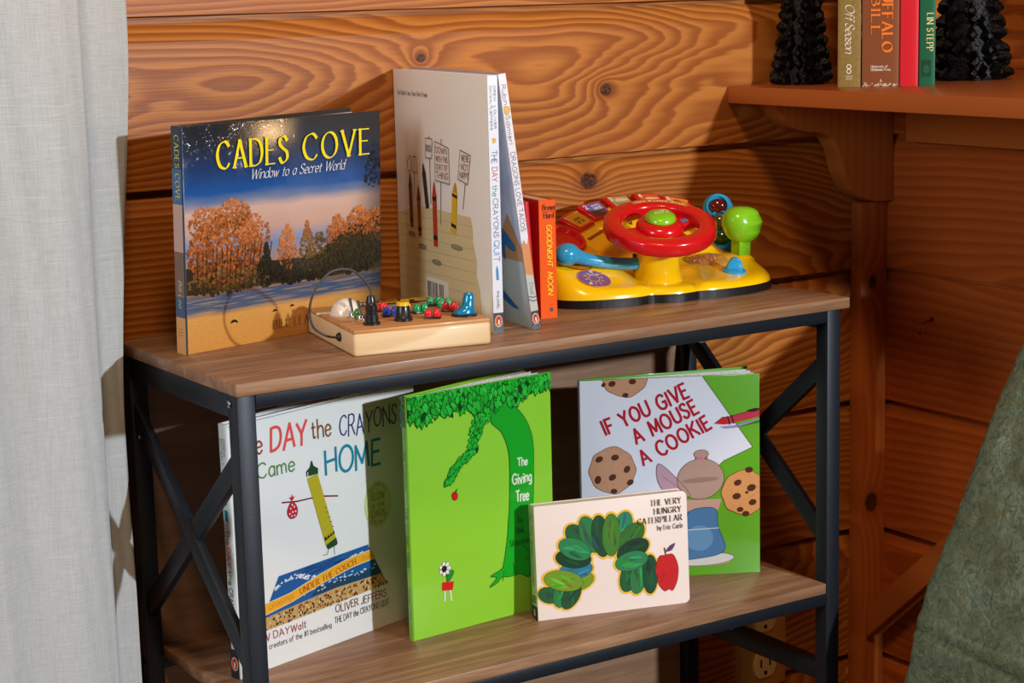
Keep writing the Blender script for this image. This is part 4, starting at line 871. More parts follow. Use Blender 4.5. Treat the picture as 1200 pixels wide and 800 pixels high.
A.poly([(.1523, .1763), (.1617, .1834), (.1660, .1836), (.1672, .1752), (.1635, .1748)], (206, 36, 44), 4); A.line([(.1523, .1763), (.1617, .1834), (.1680, .1836), (.2042, .1920)], .0006, (60, 30, 30), 5)
for xx in (.1700, .1745): A.line([(xx, .1750 + (xx - .17) * .2), (xx - .0025, .1840 + (xx - .17) * .2)], .0014, (40, 24, 28), 5)
A.blob([(.190, .1900), (.200, .1925), (.2042, .1905), (.196, .1880)], (60, 30, 40), 5); A.poly([(.1580, .1725), (.1750, .1735), (.2042, .1800), (.2042, .1788), (.1760, .1705), (.164, .1700)], (150, 150, 190), 2); A.poly([(.1765, .1705), (.2042, .1788), (.2042, .1755)], (60, 122, 30), 2.5)
# plain stand-in for the figure: a blue stoneware jar with a round taupe lid and a mauve ribbon
TP = (176, 148, 136); MV = (186, 152, 172); BL = (74, 124, 176)
A.blob([(.1240, .0950), (.1040, .1200), (.0880, .1330), (.0860, .1170), (.0930, .1020), (.1080, .0930)], MV, 5, LINE, .0006); A.line(crom([(.121, .096), (.106, .108), (.093, .118)]), .0008, (150, 112, 126), 6)
A.poly([(.1290, .1320), (.1300, .1400), (.1440, .1410), (.1450, .1330)], (150, 124, 114), 5, ); A.ell(.1370, .1420, .0085, .0050, TP, 6, 0, 18, LINE, .0005)
A.ell(.1360, .1130, .0270, .0235, TP, 5.5, .1, 26, LINE, .0006); A.ell(.1360, .1120, .0210, .0030, (150, 124, 114), 6.5, .05); A.ell(.1360, .1370, .0045, .0030, (200, 130, 150), 6.5)
A.poly([(.1120, .0890), (.1600, .0890), (.1560, .0760), (.1200, .0760)], (196, 158, 146), 5.2)
A.blob([(.1230, .0760), (.1520, .0780), (.1560, .0560), (.1640, .0330), (.1560, .0240), (.1300, .0200), (.1130, .0200), (.1080, .0300), (.1190, .0560)], BL, 6, (40, 60, 96), .0007)
A.ell(.1340, .0440, .0160, .0150, (100, 150, 196), 6.8); A.line([(.1180, .0540), (.1560, .0550)], .0010, (206, 216, 226), 8)
A.ell(.1380, .0190, .0360, .0075, (212, 214, 220), 5, .02, 26, LINE, .0005); A.ell(.1400, .0150, .0300, .0040, (216, 164, 130), 4, .02)
S = Art(.3, .3)
book('cookie_book', 'picture book with cookies, a red crayon and a white paper on green', 'book', (.4999, .1835, -.3236), math.radians(-28), math.radians(.6), W, Hh, t, GRN, (206, 214, 236), A, S, fan=math.radians(11), page_inset=.0022, mcov=M(GRN, .25, 0, .5, .5), flaps=[(.08, (176, 36, 50)), (.90, (110, 180, 40))])

# --- 8. small white board book
W, Hh, t = .1745, .1243, .0185
A = Art(.35, .3); rnd = random.Random(21); CW = (240, 226, 220)
LS = [(.0130, .0270, .0080, .0110, 1.2), (.0270, .0260, .0130, .0080, 1.3), (.0380, .0240, .0150, .0080, 1.0), (.0300, .0410, .0210, .0095, -.25), (.0440, .0380, .0190, .0090, .15), (.0440, .0510, .0180, .0085, .05), (.0420, .0640, .0190, .0090, -.2), (.0440, .0740, .0180, .0095, -.45), (.0500, .0840, .0190, .0100, -.85), (.0620, .0880, .0200, .0095, -1.2), (.0740, .0850, .0215, .0090, -1.45), (.0860, .0850, .0215, .0090, 1.55), (.0980, .0880, .0200, .0100, 1.25), (.1080, .0800, .0180, .0100, .75), (.1100, .0660, .0180, .0095, .35), (.1080, .0540, .0175, .0090, .15), (.1060, .0390, .0180, .0095, 1.2), (.1160, .0370, .0190, .0085, 1.35), (.1290, .0370, .0200, .0078, 1.55)]
GC = [(30, 92, 52), (44, 120, 66), (22, 74, 46), (66, 124, 44), (38, 130, 100), (52, 104, 40), (18, 60, 40), (40, 128, 78)]
def halo(c, k):
    for (x, y, a, b_, r) in LS: A.ell(x, y, a * k * 1.08 + .0014, b_ * 1.16 * k + .0014, c, 2, r)
halo((236, 190, 60), 1.06)
for i, (x, y, a, b_, r) in enumerate(LS):
    a *= 1.08; b_ *= 1.16
    c = GC[i % len(GC)] if i != 5 else (40, 120, 150)
    if i in (3, 4): c = (112, 150, 36)
    A.ell(x, y, a, b_, c, 3 + (i % 4) * .9, r, 24, tuple(int(v * .6) for v in c), .0004)
    for k in range(7):
        ta = rnd.random() * 2 * PI; rr = math.sqrt(rnd.random()) * .62; ex = x + rr * (a * math.cos(ta) * math.cos(r) - b_ * math.sin(ta) * math.sin(r)); ey = y + rr * (a * math.cos(ta) * math.sin(r) + b_ * math.sin(ta) * math.cos(r))
        A.ell(ex, ey, a * .42, b_ * .16, tuple(max(0, min(255, int(v * (.65 + .7 * rnd.random())))) for v in c), 3.5 + (i % 4) * .9, r + (rnd.random() - .5) * .7, 10)
# a red apple closes the wreath of leaves
A.blob([(.1470, .0560), (.1400, .0550), (.1355, .0420), (.1380, .0260), (.1450, .0165), (.1500, .0180), (.1550, .0165), (.1605, .0280), (.1615, .0430), (.1560, .0560)], (196, 30, 34), 5, (130, 18, 26), .0005)
for k in range(8): A.ell(.142 + rnd.random() * .014, .022 + rnd.random() * .03, .0045, .0013, (170 + int(40 * rnd.random()), 24, 34), 6, 1.3 + rnd.random() * .5, 10)
A.line([(.1480, .0550), (.1465, .0640)], .0014, (90, 50, 36), 5); A.blob([(.1480, .0600), (.1530, .0660), (.1590, .0680), (.1550, .0610)], (96, 60, 110), 5)
BK_ = (36, 32, 34)
A.text('THE VERY', .1320, .1118, .0062, BK_, .145, fit=.0350, style='roman', ly=9); A.text('HUNGRY', .1360, .1023, .0062, BK_, .145, fit=.0310, style='roman', ly=9); A.text('CATERPILLAR', .1165, .0930, .0062, BK_, .145, fit=.0512, style='roman', ly=9); A.text('by Eric Carle', .1392, .0845, .0052, BK_, .14, fit=.0292, style='roman', ly=9)
S = Art(.35, .3); S.rect(0, t, 0, .0150, (36, 34, 34), 1); SGN = (84, 110, 76)
spine_text(S, 'The Very Hungry Caterpillar', .0060, .1160, .0800, .0062, SGN, w=.12, style='roman', ly=2)
for k in range(3): S.rect(.004, .014, .018 + k * .003, .020 + k * .003, (70, 90, 70), 2)
S.rect(.007, .0115, .004, .011, (190, 190, 184), 2)
book('small_board_book', 'small white board book with a green leafy arch in front of the others', 'book', (.3803, .0968, -.3236), math.radians(-15.7), math.radians(3.4), W, Hh, t, CW, (182, 196, 150), A, S, cor=.006, round_spine=False, page_inset=.0006, mpage=M((226, 214, 200), .6), board=.003)

# --- books on the wall ledge
def small_book(name, label, a, w, Hh, dep, cov, art, mspn=None, mcov=None, page=.003):
    loc = Vector((.8725, .1722, .2166)) + Vector((math.cos(math.radians(-43)), math.sin(math.radians(-43)), 0)) * a
    # spine faces the room: cover plane is the left face
    root = thing(name, label, 'book', loc, group='books on the wall ledge'); root.rotation_euler = (0, 0, math.radians(-43))
    ms = mspn or M(cov, .5, 0, 0, .3); mc = mcov or ms
    MB().box(0, .002, .0012, dep, 0, Hh, mc, .0005).obj('front_cover', root); MB().box(w - .002, w, .0012, dep, 0, Hh, mc, .0005).obj('back_cover', root)
    MB().box(.0021, w - .0021, .003, dep - page, .002, Hh - .003, m_page).obj('page_block', root)
    s = MB(); pts = [(0, .003)]
    for k in range(9): a_ = PI + PI * k / 8; pts.append((w / 2 + w / 2 * math.cos(a_), .0014 + .0016 * math.sin(a_)))
    s.prism(pts + [(w, .003)], Matrix.Identity(4), Hh, ms, 0, True)
    if art: s.art(art, (0, -.0004, 0), (1, 0, 0), (0, 0, 1), (0, -1, 0), (.0004, w - .0004, 0, Hh), .0002)
    s.obj('spine', root); return root
m_olive, g = new_mat('olive_cloth', .6, 0, .3); nz = g.noise(g.obj(), 260, 3); n2 = g.noise(g.obj(), 40, 3)
g.put(g.b.inputs['Base Color'], g.mix(g.m('MULTIPLY', nz, .8), (156, 128, 62), (92, 76, 40)))
S = Art(.4, .1); CR = (226, 216, 196)
spine_text(S, 'Off Season', .0085, .0965, .0560, .0105, CR, style='script', slant=.28, w=.13, ly=2, gap=1.2, space=3)
S.ell(.0130, .0240, .0030, .0030, CR, 2); S.ell(.0130, .0240, .0018, .0018, (130, 106, 54), 3); S.ell(.0130, .0185, .0030, .0030, CR, 2); S.ell(.0130, .0185, .0018, .0018, (130, 106, 54), 3)
for k in range(3): S.rect(.0090, .0175, .0085 + k * .002, .0094 + k * .002, (190, 178, 150), 2)
small_book('hardcover_book', 'olive gold hardcover with script lettering, first in the ledge row beside the ornament', 0, .0266, .185, .135, (150, 124, 60), S, m_olive)
S = Art(.4, .2); OC = (238, 124, 40)
spine_text(S, 'BUFFALO', .0232, .1190, .0780, .0115, OC, style='roman', w=.25, ly=2); spine_text(S, 'BILL', .0105, .1050, .0440, .0095, OC, style='roman', w=.25, ly=2)
S.text('University of', .0105, .0222, .0030, CR, .18, fit=.0190, style='roman', ly=2); S.text('Oklahoma Press', .0105, .0185, .0030, CR, .18, fit=.0225, style='roman', ly=2)
rnd = random.Random(6)
for k in range(46): S.ell(.001 + rnd.random() * .040, .0008 + rnd.random() * rnd.random() * .0045, .0010 + rnd.random() * .001, .0005, (214, 190, 168), 2, rnd.random(), 6)
S.line([(.0210, .0030), (.0215, .0085), (.0235, .0055)], .0007, (214, 190, 168), 2)
small_book('hardcover_book', 'thick brown hardcover with worn lower edge and orange lettering on the ledge', .0282, .0428, .190, .138, (128, 70, 34), S)
small_book('hardcover_book', 'plain bright red hardcover standing on the ledge', .0720, .0212, .178, .130, (206, 22, 36), None)
S = Art(.4, .2); spine_text(S, 'LIN STEPP', .0085, .0840, .0430, .0072, (226, 222, 150), style='roman', w=.17, ly=2); S.rect(.0035, .0135, .0110, .0300, (18, 66, 44), 1); S.ell(.0085, .0195, .0035, .0050, (30, 90, 60), 2)
m_ls, g = new_mat('blue_red_cover', .25, .4, .5); xyz = g.sep(g.obj()); g.put(g.b.inputs['Base Color'], g.ramp(g.m('MULTIPLY_ADD', g.noise(g.obj(), 60, 3), .1, g.m('MULTIPLY', xyz[2], 5.0)), [(.0, (24, 50, 150)), (.12, (40, 60, 150)), (.2, (80, 24, 28)), (.42, (110, 34, 34)), (.5, (120, 150, 200)), (.9, (150, 190, 230))]))
small_book('paperback_book', 'green-spined book with pale lettering and blue cover, last in the ledge row', .0942, .0185, .172, .118, (16, 92, 60), S, None, m_ls)
# ------------------------------------------------------------------ toy dashboard with steering wheel
PY = M((255, 204, 10), .22, 0, .5, .5); PR = M((214, 20, 26), .2, 0, .5, .5); PB = M((40, 160, 214), .22, 0, .5, .5); PG = M((132, 206, 34), .24, 0, .5, .5); PK = M((18, 18, 20), .35)
def toy():
    O = Vector((.590, .190, .0002))
    t = thing('toy_steering_wheel', 'yellow plastic toy dashboard with a red steering wheel on the top shelf', 'toy', O)
    def loc(x, y, z): return Vector((x, y, z)) - Vector((.590, .190, 0))
    out = [(.452, .150), (.468, .128), (.500, .114), (.528, .109), (.546, .110), (.562, .102), (.580, .0965), (.596, .0975), (.604, .0985), (.622, .0930), (.650, .0900), (.680, .0925), (.705, .1020), (.722, .1180), (.7310, .1400), (.7330, .1650), (.7290, .2000), (.722, .235), (.712, .262), (.690, .2800), (.655, .2850), (.610, .2850), (.570, .2800), (.530, .2620), (.492, .2350), (.466, .2050), (.452, .1780)]
    P = crom(out, True, 5); cx, cy = .598, .185; N = len(P)
    def hz(x, y):
        base = .0165 + .16 * max(0, y - .095) + .006 * math.exp(-((x - .715) ** 2 + (y - .165) ** 2) / .0004)
        # dip between the lobes, and the well around the column
        lf = max(0, min(1, (.560 - x) / .03)); lf = lf * lf * (3 - 2 * lf); base += lf * .40 * max(0, min(.05, y - .128))
        base -= .0045 * math.exp(-((x - .604) / .006) ** 2) * max(0, 1 - (y - .095) / .05) + .003 * math.exp(-((x - .546) / .007) ** 2) * max(0, 1 - (y - .105) / .04)
        d = math.hypot(x - .583, y - .150); base -= .0045 * max(0, 1 - (d / .045) ** 4) if d < .045 else 0
        dash = .018 + .55 * (y - .15)
        s = max(0, min(1, (.728 - x) / .035)); s = s * s * (3 - 2 * s); k = max(0, min(1, (y - .185) / .02)); k = k * k * (3 - 2 * k)
        dd = max(dash, base); return base + (dd - base) * s * k
    b = MB(); rings = [0, .12, .24, .36, .48, .58, .67, .75, .82, .88, .925, .955, .975, .988, .996, 1.0]; vs = []; fs = []
    for s in rings:
        for (x, y) in P:
            X = cx + (x - cx) * s; Y = cy + (y - cy) * s; z = hz(X, Y); e = max(0, (s - .90) / .10)
            z = .0085 + (z - .0085) * math.sqrt(max(0, 1 - e * e))
            vs.append(loc(X, Y, z))
    for i in range(1, len(rings)):
        for k in range(N): fs.append([(i - 1) * N + k, i * N + k, i * N + (k + 1) % N, (i - 1) * N + (k + 1) % N])
    fs.append([(len(rings) - 1) * N + k for k in range(N)][::-1])
    b.add(vs, fs, PY, True); b.obj('body', t, 50)
    q = MB(); q.prism([(loc(cx + (x - cx) * 1.004, cy + (y - cy) * 1.006, 0))[:2] for x, y in P], Matrix.Translation((0, 0, 0)), .0092, PK); q.obj('base', t)
    # dashboard plane frame
    n = Vector((0, -.55, 1)).normalized(); up = Vector((0, 1, .55)).normalized(); rt = Vector((1, 0, 0))
    def dash(x, y, off=0, rot=0):
        p = loc(x, y, .018 + .55 * (y - .15)) + n * off
        a = rt * math.cos(rot) + up * math.sin(rot); c = n.cross(a)
        return Matrix(((a.x, c.x, n.x, p.x), (a.y, c.y, n.y, p.y), (a.z, c.z, n.z, p.z), (0, 0, 0, 1)))
    INK = (60, 40, 36)
    def button(x, y, rot, num, face, draw):
        T = dash(x, y, -.001, rot); bt = MB()
        w0, w1, h = .0150, .0190, .0155
        bt.prism([(-w0, -h), (w0, -h), (w1, h * .86), (w1 * .5, h * 1.04), (-w1 * .5, h * 1.04), (-w1, h * .86)], T, .0058, PR, .0026); o = bt.obj('dash_button', t)
        A = Art(.3, .3); k = .76
        A.poly([(-w0 * k, -h * k), (w0 * k, -h * k), (w1 * k, h * .74), (-w1 * k, h * .74)], face, 1); draw(A)
        A.text(num, -.0128, .0035, .0068, (244, 240, 230), .2, ly=4)
        f = MB(); R3 = T.to_3x3(); f.art(A, T @ Vector((0, 0, .0059)), R3 @ Vector((1, 0, 0)), R3 @ Vector((0, 1, 0)), n); f.obj('sticker', o)
    def car(c, kind):
        def d(A):
            if kind == 'fire':
                A.rect(-.007, .006, -.004, .001, (214, 150, 40), 2); 
                for k in range(3): A.rect(-.0055 + k * .004, -.003 + k * .004, -.0005, .003, (90, 50, 30), 3)
                for w_ in (-.004, .004): A.ell(w_, -.005, .0022, .0022, INK, 3); A.ell(w_, -.005, .0009, .0009, (200, 160, 80), 4)
            elif kind == 'bus':
                A.rect(-.0115, .0115, -.0118, -.0015, (80, 60, 76), 1.5); A.rect(-.002, .0100, -.001, .0080, (220, 226, 240), 2)
                for k in range(3): A.rect(-.001 + k * .0035, .0015 + k * .0035, .003, .0065, (70, 80, 150), 3)
                A.rect(-.001, .0095, .000, .0012, (90, 90, 170), 3)
            elif kind == 'train':
                A.blob([(-.006, .002), (.011, .002), (.0105, .006), (-.003, .0075)], (226, 200, 190), 2); A.line([(-.008, -.003), (.010, -.003)], .0012, (90, 90, 60), 2); A.blob([(-.002, -.008), (.008, -.006), (.006, -.003), (-.002, -.004)], (170, 170, 120), 2)
            elif kind == 'plane':
                A.blob([(-.006, .000), (.012, .001), (.011, .004), (-.002, .005)], (250, 200, 150), 2, (120, 60, 40), .0005); A.line([(-.006, -.004), (.01, -.004)], .0012, (250, 220, 190), 2)
            else:
                A.line(crom([(-.008, -.002), (-.002, .006), (.006, .003), (.010, -.004)]), .0020, (90, 40, 40), 2); A.blob([(-.006, -.006), (.002, -.002), (.009, -.006)], (90, 80, 160), 2)
        return d
    button(.5490, .2540, .42, '1', (224, 164, 44), car(0, 'fire')); button(.5850, .2680, .20, '2', (116, 104, 176), car(0, 'bus')); button(.6270, .2760, .02, '3', (172, 160, 92), car(0, 'train')); button(.6690, .2755, -.16, '4', (226, 92, 40), car(0, 'plane')); button(.7010, .2640, -.42, '5', (236, 150, 60), car(0, 'music'))
    # red drum at the left end
    T = dash(.5030, .2180, -.004); q = MB()
    q.lathe([(.0250, 0), (.0262, .006), (.0262, .0150), (.0245, .0168), (.0215, .0160), (.0195, .0120), (.0010, .0100)], PR, 40, T); dr = q.obj('red_drum', t)
    A = Art(.3, .3); A.rect(-.0035, .0035, -.005, .005, (70, 120, 40), 1); A.ell(0, 0, .0012, .0018, (200, 200, 120), 2)
    T2 = dash(.5300, .2050, .0004, .1); R3 = T2.to_3x3(); MB().art(A, T2.translation, R3 @ Vector((1, 0, 0)), R3 @ Vector((0, 1, 0)), n).obj('sticker', t)
    q = MB(); q.bar(dash(.545, .225, .0002).translation, dash(.578, .2385, .0002).translation, .0042, .0008, M((150, 84, 10), .5), n); q.obj('slot', t)
    # stickers on the near left lobe: follow the body
    def lobe_art(pts_fn, name):
        A = Art(.3, .4); pts_fn(A); f = MB()
        for pts, c, ly in A.polys:
            if len(pts) < 3: continue
            f.add([loc(x, y, hz(x, y) + .0011 + ly * .00012) for x, y in pts], [list(range(len(pts)))], M(c, .3, 0, .4, .4))
        f.obj(name, t)
    def ell_pts(cx_, cy_, rx, ry, r, n_=26): return [(cx_ + rx * math.cos(a) * math.cos(r) - ry * math.sin(a) * math.sin(r), cy_ + rx * math.cos(a) * math.sin(r) + ry * math.sin(a) * math.cos(r)) for a in [2 * PI * k / n_ for k in range(n_)]]
    def rings_(A, cx_, cy_, rx, ry, r, c, ly):   # finely split disc so that it hugs the curved body
        for i in range(5):
            for k in range(20):
                f = lambda s, a: (cx_ + s * (rx * math.cos(a) * math.cos(r) - ry * math.sin(a) * math.sin(r)), cy_ + s * (rx * math.cos(a) * math.sin(r) + ry * math.sin(a) * math.cos(r)))
                a0, a1 = 2 * PI * k / 20, 2 * PI * (k + 1) / 20; s0, s1 = max(.02, i / 5), (i + 1) / 5
                A.polys.append(([f(s0, a0), f(s1, a0), f(s1, a1), f(s0, a1)], c, ly))
    def sun(A):
        cx_, cy_ = .4915, .1400
        rings_(A, cx_, cy_,   .0195, .0140, -.25, (232, 160, 120), 0); rings_(A, cx_, cy_,   .0187, .0132, -.25, (124, 92, 150), 1)
        A.line(ell_pts(cx_, cy_, .0062, .0050, 0) + [ell_pts(cx_, cy_, .0062, .0050, 0)[0]], .0012, (240, 196, 60), 3)
        for k in range(10): a = 2 * PI * k / 10; A.line([(cx_ + .0085 * math.cos(a), cy_ + .0070 * math.sin(a)), (cx_ + .0112 * math.cos(a), cy_ + .0095 * math.sin(a))], .0012, (240, 196, 60), 3)
        for (dx, dy) in ((-.013, .004), (.013, .006), (.010, -.009)): A.ell(cx_ + dx, cy_ + dy, .0018, .0016, (196, 70, 90), 3)
        for (dx, dy) in ((-.009, -.007), (.003, .0105)): A.ell(cx_ + dx, cy_ + dy, .0026, .0014, (220, 214, 226), 3)
    lobe_art(sun, 'sun_sticker')
    def bug(A):
        bx, by = .4850, .1660
        rings_(A, bx, by, .0200, .0105, -.35, (206, 132, 24), 1)
        e = ell_pts(bx, by, .0190, .0097, -.35); A.line(e + [e[0]], .0011, (120, 70, 20), 2)
        A.line(crom([(bx + p, by + q) for p, q in ((-.007, .002), (-.003, .005), (.002, .003), (.006, -.001), (.002, -.004), (-.003, -.003), (-.007, .002))]), .0011, (110, 60, 24), 2)
        for (p, q, c) in ((-.012, .005, (190, 60, 40)), (-.010, -.001, (110, 130, 40)), (.012, -.005, (190, 60, 40))): A.ell(bx + p, by + q, .0020, .0015, c, 3)
    lobe_art(bug, 'orange_sticker')
    # steering column and wheel
    cb = Vector(loc(.583, .150, .0130)); nw = Vector((-.130, -.290, 1)).normalized()
    def frame(p, nn, xref=Vector((1, 0, 0))):
        a = (xref - nn * xref.dot(nn)).normalized(); c = nn.cross(a)
        return Matrix(((a.x, c.x, nn.x, p.x), (a.y, c.y, nn.y, p.y), (a.z, c.z, nn.z, p.z), (0, 0, 0, 1)))
    W0 = Vector(loc(.5700, .1250, .0785)); axis = (W0 - cb).normalized()
    Tc = frame(cb, axis); Lc = (W0 - cb).length
    q = MB(); q.lathe([(.0400, -.0015), (.0390, .0020), (.0330, .0046), (.0295, .0062), (.0270, .0100), (.0245, .0240), (.0238, .0400), (.0230, Lc - .010)], PY, 40, Tc); q.obj('column', t)
    sw = frame(W0, nw); R3 = sw.to_3x3()
    # rim: rounded slab ring
    q = MB(); NR = 64; prof = []
    for k in range(20):
        a = 2 * PI * k / 20; ca, sa = math.cos(a), math.sin(a)
        prof.append((.0520 + .0100 * math.copysign(abs(ca) ** .62, ca), .0010 + .0092 * math.copysign(abs(sa) ** .50, sa)))
    vs = []; fs = []
    for i in range(NR):
        a = 2 * PI * i / NR
        for (r, z) in prof:
            rr = r + (.0006 * math.sin(a * 22) if (abs(math.sin(a)) < .75) and r > .055 else 0); vs.append(sw @ Vector((rr * math.cos(a), rr * math.sin(a), z)))
    for i in range(NR):
        j = (i + 1) % NR
        for k in range(20): fs.append([i * 20 + k, j * 20 + k, j * 20 + (k + 1) % 20, i * 20 + (k + 1) % 20])
    q.add(vs, fs, PR, True)
    wheel = q.obj('steering_wheel', t, 60)
    h = MB(); h.lathe([(.0245, -.012), (.0265, -.004), (.0262, .0040), (.0235, .0085), (.0190, .0105), (.0160, .0110)], PR, 40, sw)
    for ang, wd in ((math.radians(8), .024), (math.radians(172), .024), (math.radians(268), .034)):
        Rz = Matrix.Rotation(ang, 4, 'Z'); h.box(.016, .046, -wd / 2, wd / 2, -.0085, .0015, PR, .0030, sw @ Rz)
    h.obj('wheel_hub', wheel)
    g_ = MB(); g_.lathe([(.0155, .0095), (.0172, .0120), (.0165, .0152), (.0135, .0178), (.0080, .0192), (.0008, .0196)], PG, 36, sw); gb = g_.obj('horn_button', wheel)
    A = Art(.3, .3); A.blob([(-.0090, .0000), (-.0060, .0035), (.0000, .0030), (.0020, .0050), (.0085, .0040), (.0095, -.0010), (.0060, -.0040), (.0020, -.0015), (-.0060, -.0020)], (212, 232, 150), 1); A.line(crom([(-.006, .001), (0, .001), (.003, .003)]), .0010, (110, 160, 40), 2); A.ell(.0065, .0005, .0018, .0018, (110, 160, 40), 2)
    MB().art(A, sw @ Vector((0, 0, .0194)), R3 @ Vector((1, 0, 0)), R3 @ Vector((0, 1, 0)), nw).obj('emblem', gb)
    A = Art(.3, .3); A.poly([(.0250, .0030), (.0320, .0075), (.0320, .0045), (.0390, .0040), (.0375, -.0030), (.0310, -.0020), (.0305, -.0055)], (60, 140, 210), 1); MB().art(A, sw @ Vector((0, 0, .0018)), R3 @ Vector((1, 0, 0)), R3 @ Vector((0, 1, 0)), nw).obj('arrow_sticker', wheel)
    A = Art(.3, .3); A.poly([(-.0330, .0180), (-.0230, .0220), (-.0290, .0130)], (90, 70, 70), 1); MB().art(A, sw @ Vector((.004, .004, .0030)), R3 @ Vector((1, 0, 0)), R3 @ Vector((0, 1, 0)), nw).obj('arrow_sticker', wheel)
    # curved band with lettering on the far side of the rim
    A = Art(.3, .3); band = []; n_ = 20; a0, a1 = math.radians(92), math.radians(18)
    Tband = MB(); c_or = M((236, 112, 40), .3, 0, .4); vs = []
    for k in range(n_ + 1):
        a = a0 + (a1 - a0) * k / n_
        for r in (.0475, .0555): vs.append(sw @ Vector((r * math.cos(a), r * math.sin(a), .0106)))
    Tband.add(vs, [[2 * k, 2 * k + 2, 2 * k + 3, 2 * k + 1] for k in range(n_)], c_or)
    txt = 'Turn & Learn Driver'
    for i, ch in enumerate(txt):
        if ch == ' ': continue
        a = a0 + (a1 - a0) * (.07 + .86 * i / (len(txt) - 1)); B_ = Art(.3, .3); B_.text(ch, 0, 0, .0042, (250, 236, 214), .2, xs=.75)
        ur = Vector((math.sin(a), -math.cos(a), 0)); vr = Vector((math.cos(a), math.sin(a), 0))
        Tband.art(B_, sw @ (vr * .0494 + Vector((0, 0, .0107))), R3 @ ur, R3 @ vr, nw)
    Tband.obj('name_band', wheel)
    # indicator lever
    q = MB(); pth = crom([loc(.5680, .150, .0400), loc(.548, .1480, .0395), loc(.520, .1530, .0430), loc(.496, .1580, .0480), loc(.480, .1600, .0540), loc(.470, .1600, .0565)], n=5)
    rad = [.0070 + .0000 * i if i < 16 else .0070 + .0045 * ((i - 16) / (len(pth) - 17)) for i in range(len(pth))]
    q.tube(pth, rad, PB, 16); q.ball(loc(.4705, .1600, .0560), (.0150, .0135, .0125), PB); lv = q.obj('indicator_lever', t, 60)
    q = MB(); q.bar(loc(.5560, .1478, .0395), loc(.5720, .1500, .0400), .0170, .0210, M((24, 60, 84), .4), (0, 0, 1), .002); q.obj('lever_socket', t)
    # gear stick
    T = frame(Vector(loc(.717, .165, .0250)), Vector((.03, 0, 1)).normalized())
    q = MB(); q.lathe([(.0175, -.004), (.0165, .0020), (.0130, .0055), (.0095, .0070)], PY, 32, T); q.obj('gear_collar', t)
    q = MB(); q.prism([(-.0080, -.0075), (.0080, -.0075), (.0092, 0), (.0080, .0075), (-.0080, .0075), (-.0092, 0)], T, .030, PG, .0015); gs_ = q.obj('gear_stick', t)
    k_ = MB(); vs = []; fs = []; nu, nv = 28, 18
    for i in range(nv + 1):
        tt = -PI / 2 + PI * i / nv
        for k in range(nu):
            a = 2 * PI * k / nu; ct = math.copysign(abs(math.cos(tt)) ** .75, 1); st = math.copysign(abs(math.sin(tt)) ** .9, math.sin(tt))
            X = .0262 * ct * math.cos(a); Y = .0205 * ct * math.sin(a); Z = .0215 * st
            if Z < 0: X *= 1 + Z * 9; Y *= 1 + Z * 9
            Z += .0010 * math.cos(a) * ct - .10 * X
            v = Vector((X, Y, Z)); f = (v.y + .012) / .008; groove = 0
            for (gy, gz) in ((-.2, .45), (-.2, -.18)):
                if math.cos(a) > -.3 and math.sin(a) < .2: groove += .0045 * math.exp(-((Z / .0215 - gz) / .16) ** 2) * max(0, math.sin((math.cos(a) + .3) / 1.3 * PI)) 
            v *= 1 - groove / .022; vs.append(Matrix.Translation(loc(.7195, .165, .0665)) @ v)
    for i in range(nv):
        for k in range(nu): fs.append([i * nu + k, i * nu + (k + 1) % nu, (i + 1) * nu + (k + 1) % nu, (i + 1) * nu + k])
    k_.add(vs, fs, PG, True); k_.obj('gear_knob', gs_, 80)
    # blue key dial
    T = frame(Vector(loc(.6730, .1230, .0215)), Vector((0, -.15, 1)).normalized(), Vector((1, -.5, 0)).normalized())
    q = MB(); q.lathe([(.0135, -.003), (.0135, .0015), (.0115, .0028), (.006, .0030)], PB, 32, T); dl = q.obj('key_dial', t)
    pts = [(-.0095, 0), (.0095, 0)] + [(.0095 * math.cos(a), .0145 * math.sin(a)) for a in [PI * k / 12 for k in range(1, 12)]]
    f = MB(); f.prism(pts, T @ Matrix(((1, 0, 0, 0), (0, 0, 1, -.003), (0, 1, 0, .0020), (0, 0, 0, 1))), .006, PB, .0014); f.obj('grip', dl)
    # window of orange beads
    q = MB(); c0 = loc(.6700, .1720, hz(.6700, .1720) - .004); m_gl = M((250, 236, 200), .06, 0, 0, .5, trans=.92); 
    q.ball(c0, (.0290, .0200, .0125), m_gl, Matrix.Rotation(-.25, 4, 'Z'), 28, 10, 0.0); bw = q.obj('bead_window', t)
    rnd = random.Random(8); q = MB(); mo = M((246, 150, 20), .25, 0, .4); mo2 = M((250, 196, 40), .25, 0, .4)
    for k in range(70):
        a = rnd.random() * 2 * PI; r = math.sqrt(rnd.random()) * .82; p = c0 + Vector((.0270 * r * math.cos(a), .0180 * r * math.sin(a), .0046 + rnd.random() * .0045 * (1 - r)))
        q.ball(p, .0017 + rnd.random() * .0006, (mo, mo2)[k % 3 == 0], None, 8, 6)
    o = q.obj('beads', bw); tag(o, kind='stuff')
    # traffic light
    fx = Vector((.80, -.60, 0)).normalized(); nf = Vector((-.56, -.80, .14)).normalized(); upv = Vector((-.18, -.04, 1)); upv = (upv - nf * upv.dot(nf)).normalized(); sx = upv.cross(nf)
    B0 = Vector(loc(.7350, .2160, .0240)); T = Matrix(((sx.x, upv.x, nf.x, B0.x), (sx.y, upv.y, nf.y, B0.y), (sx.z, upv.z, nf.z, B0.z), (0, 0, 0, 1)))
    pts = [(-.0215, 0), (.0240, 0), (.0230, .030), (.0195, .052)] + [(.0180 * math.cos(a), .056 + .0180 * math.sin(a)) for a in [PI * k / 12 for k in range(1, 12)]] + [(-.0175, .052), (-.0195, .030)]
    q = MB(); q.prism(pts, T @ Matrix.Translation((0, 0, -.014)), .016, PB, .0030); tl = q.obj('traffic_light', t)
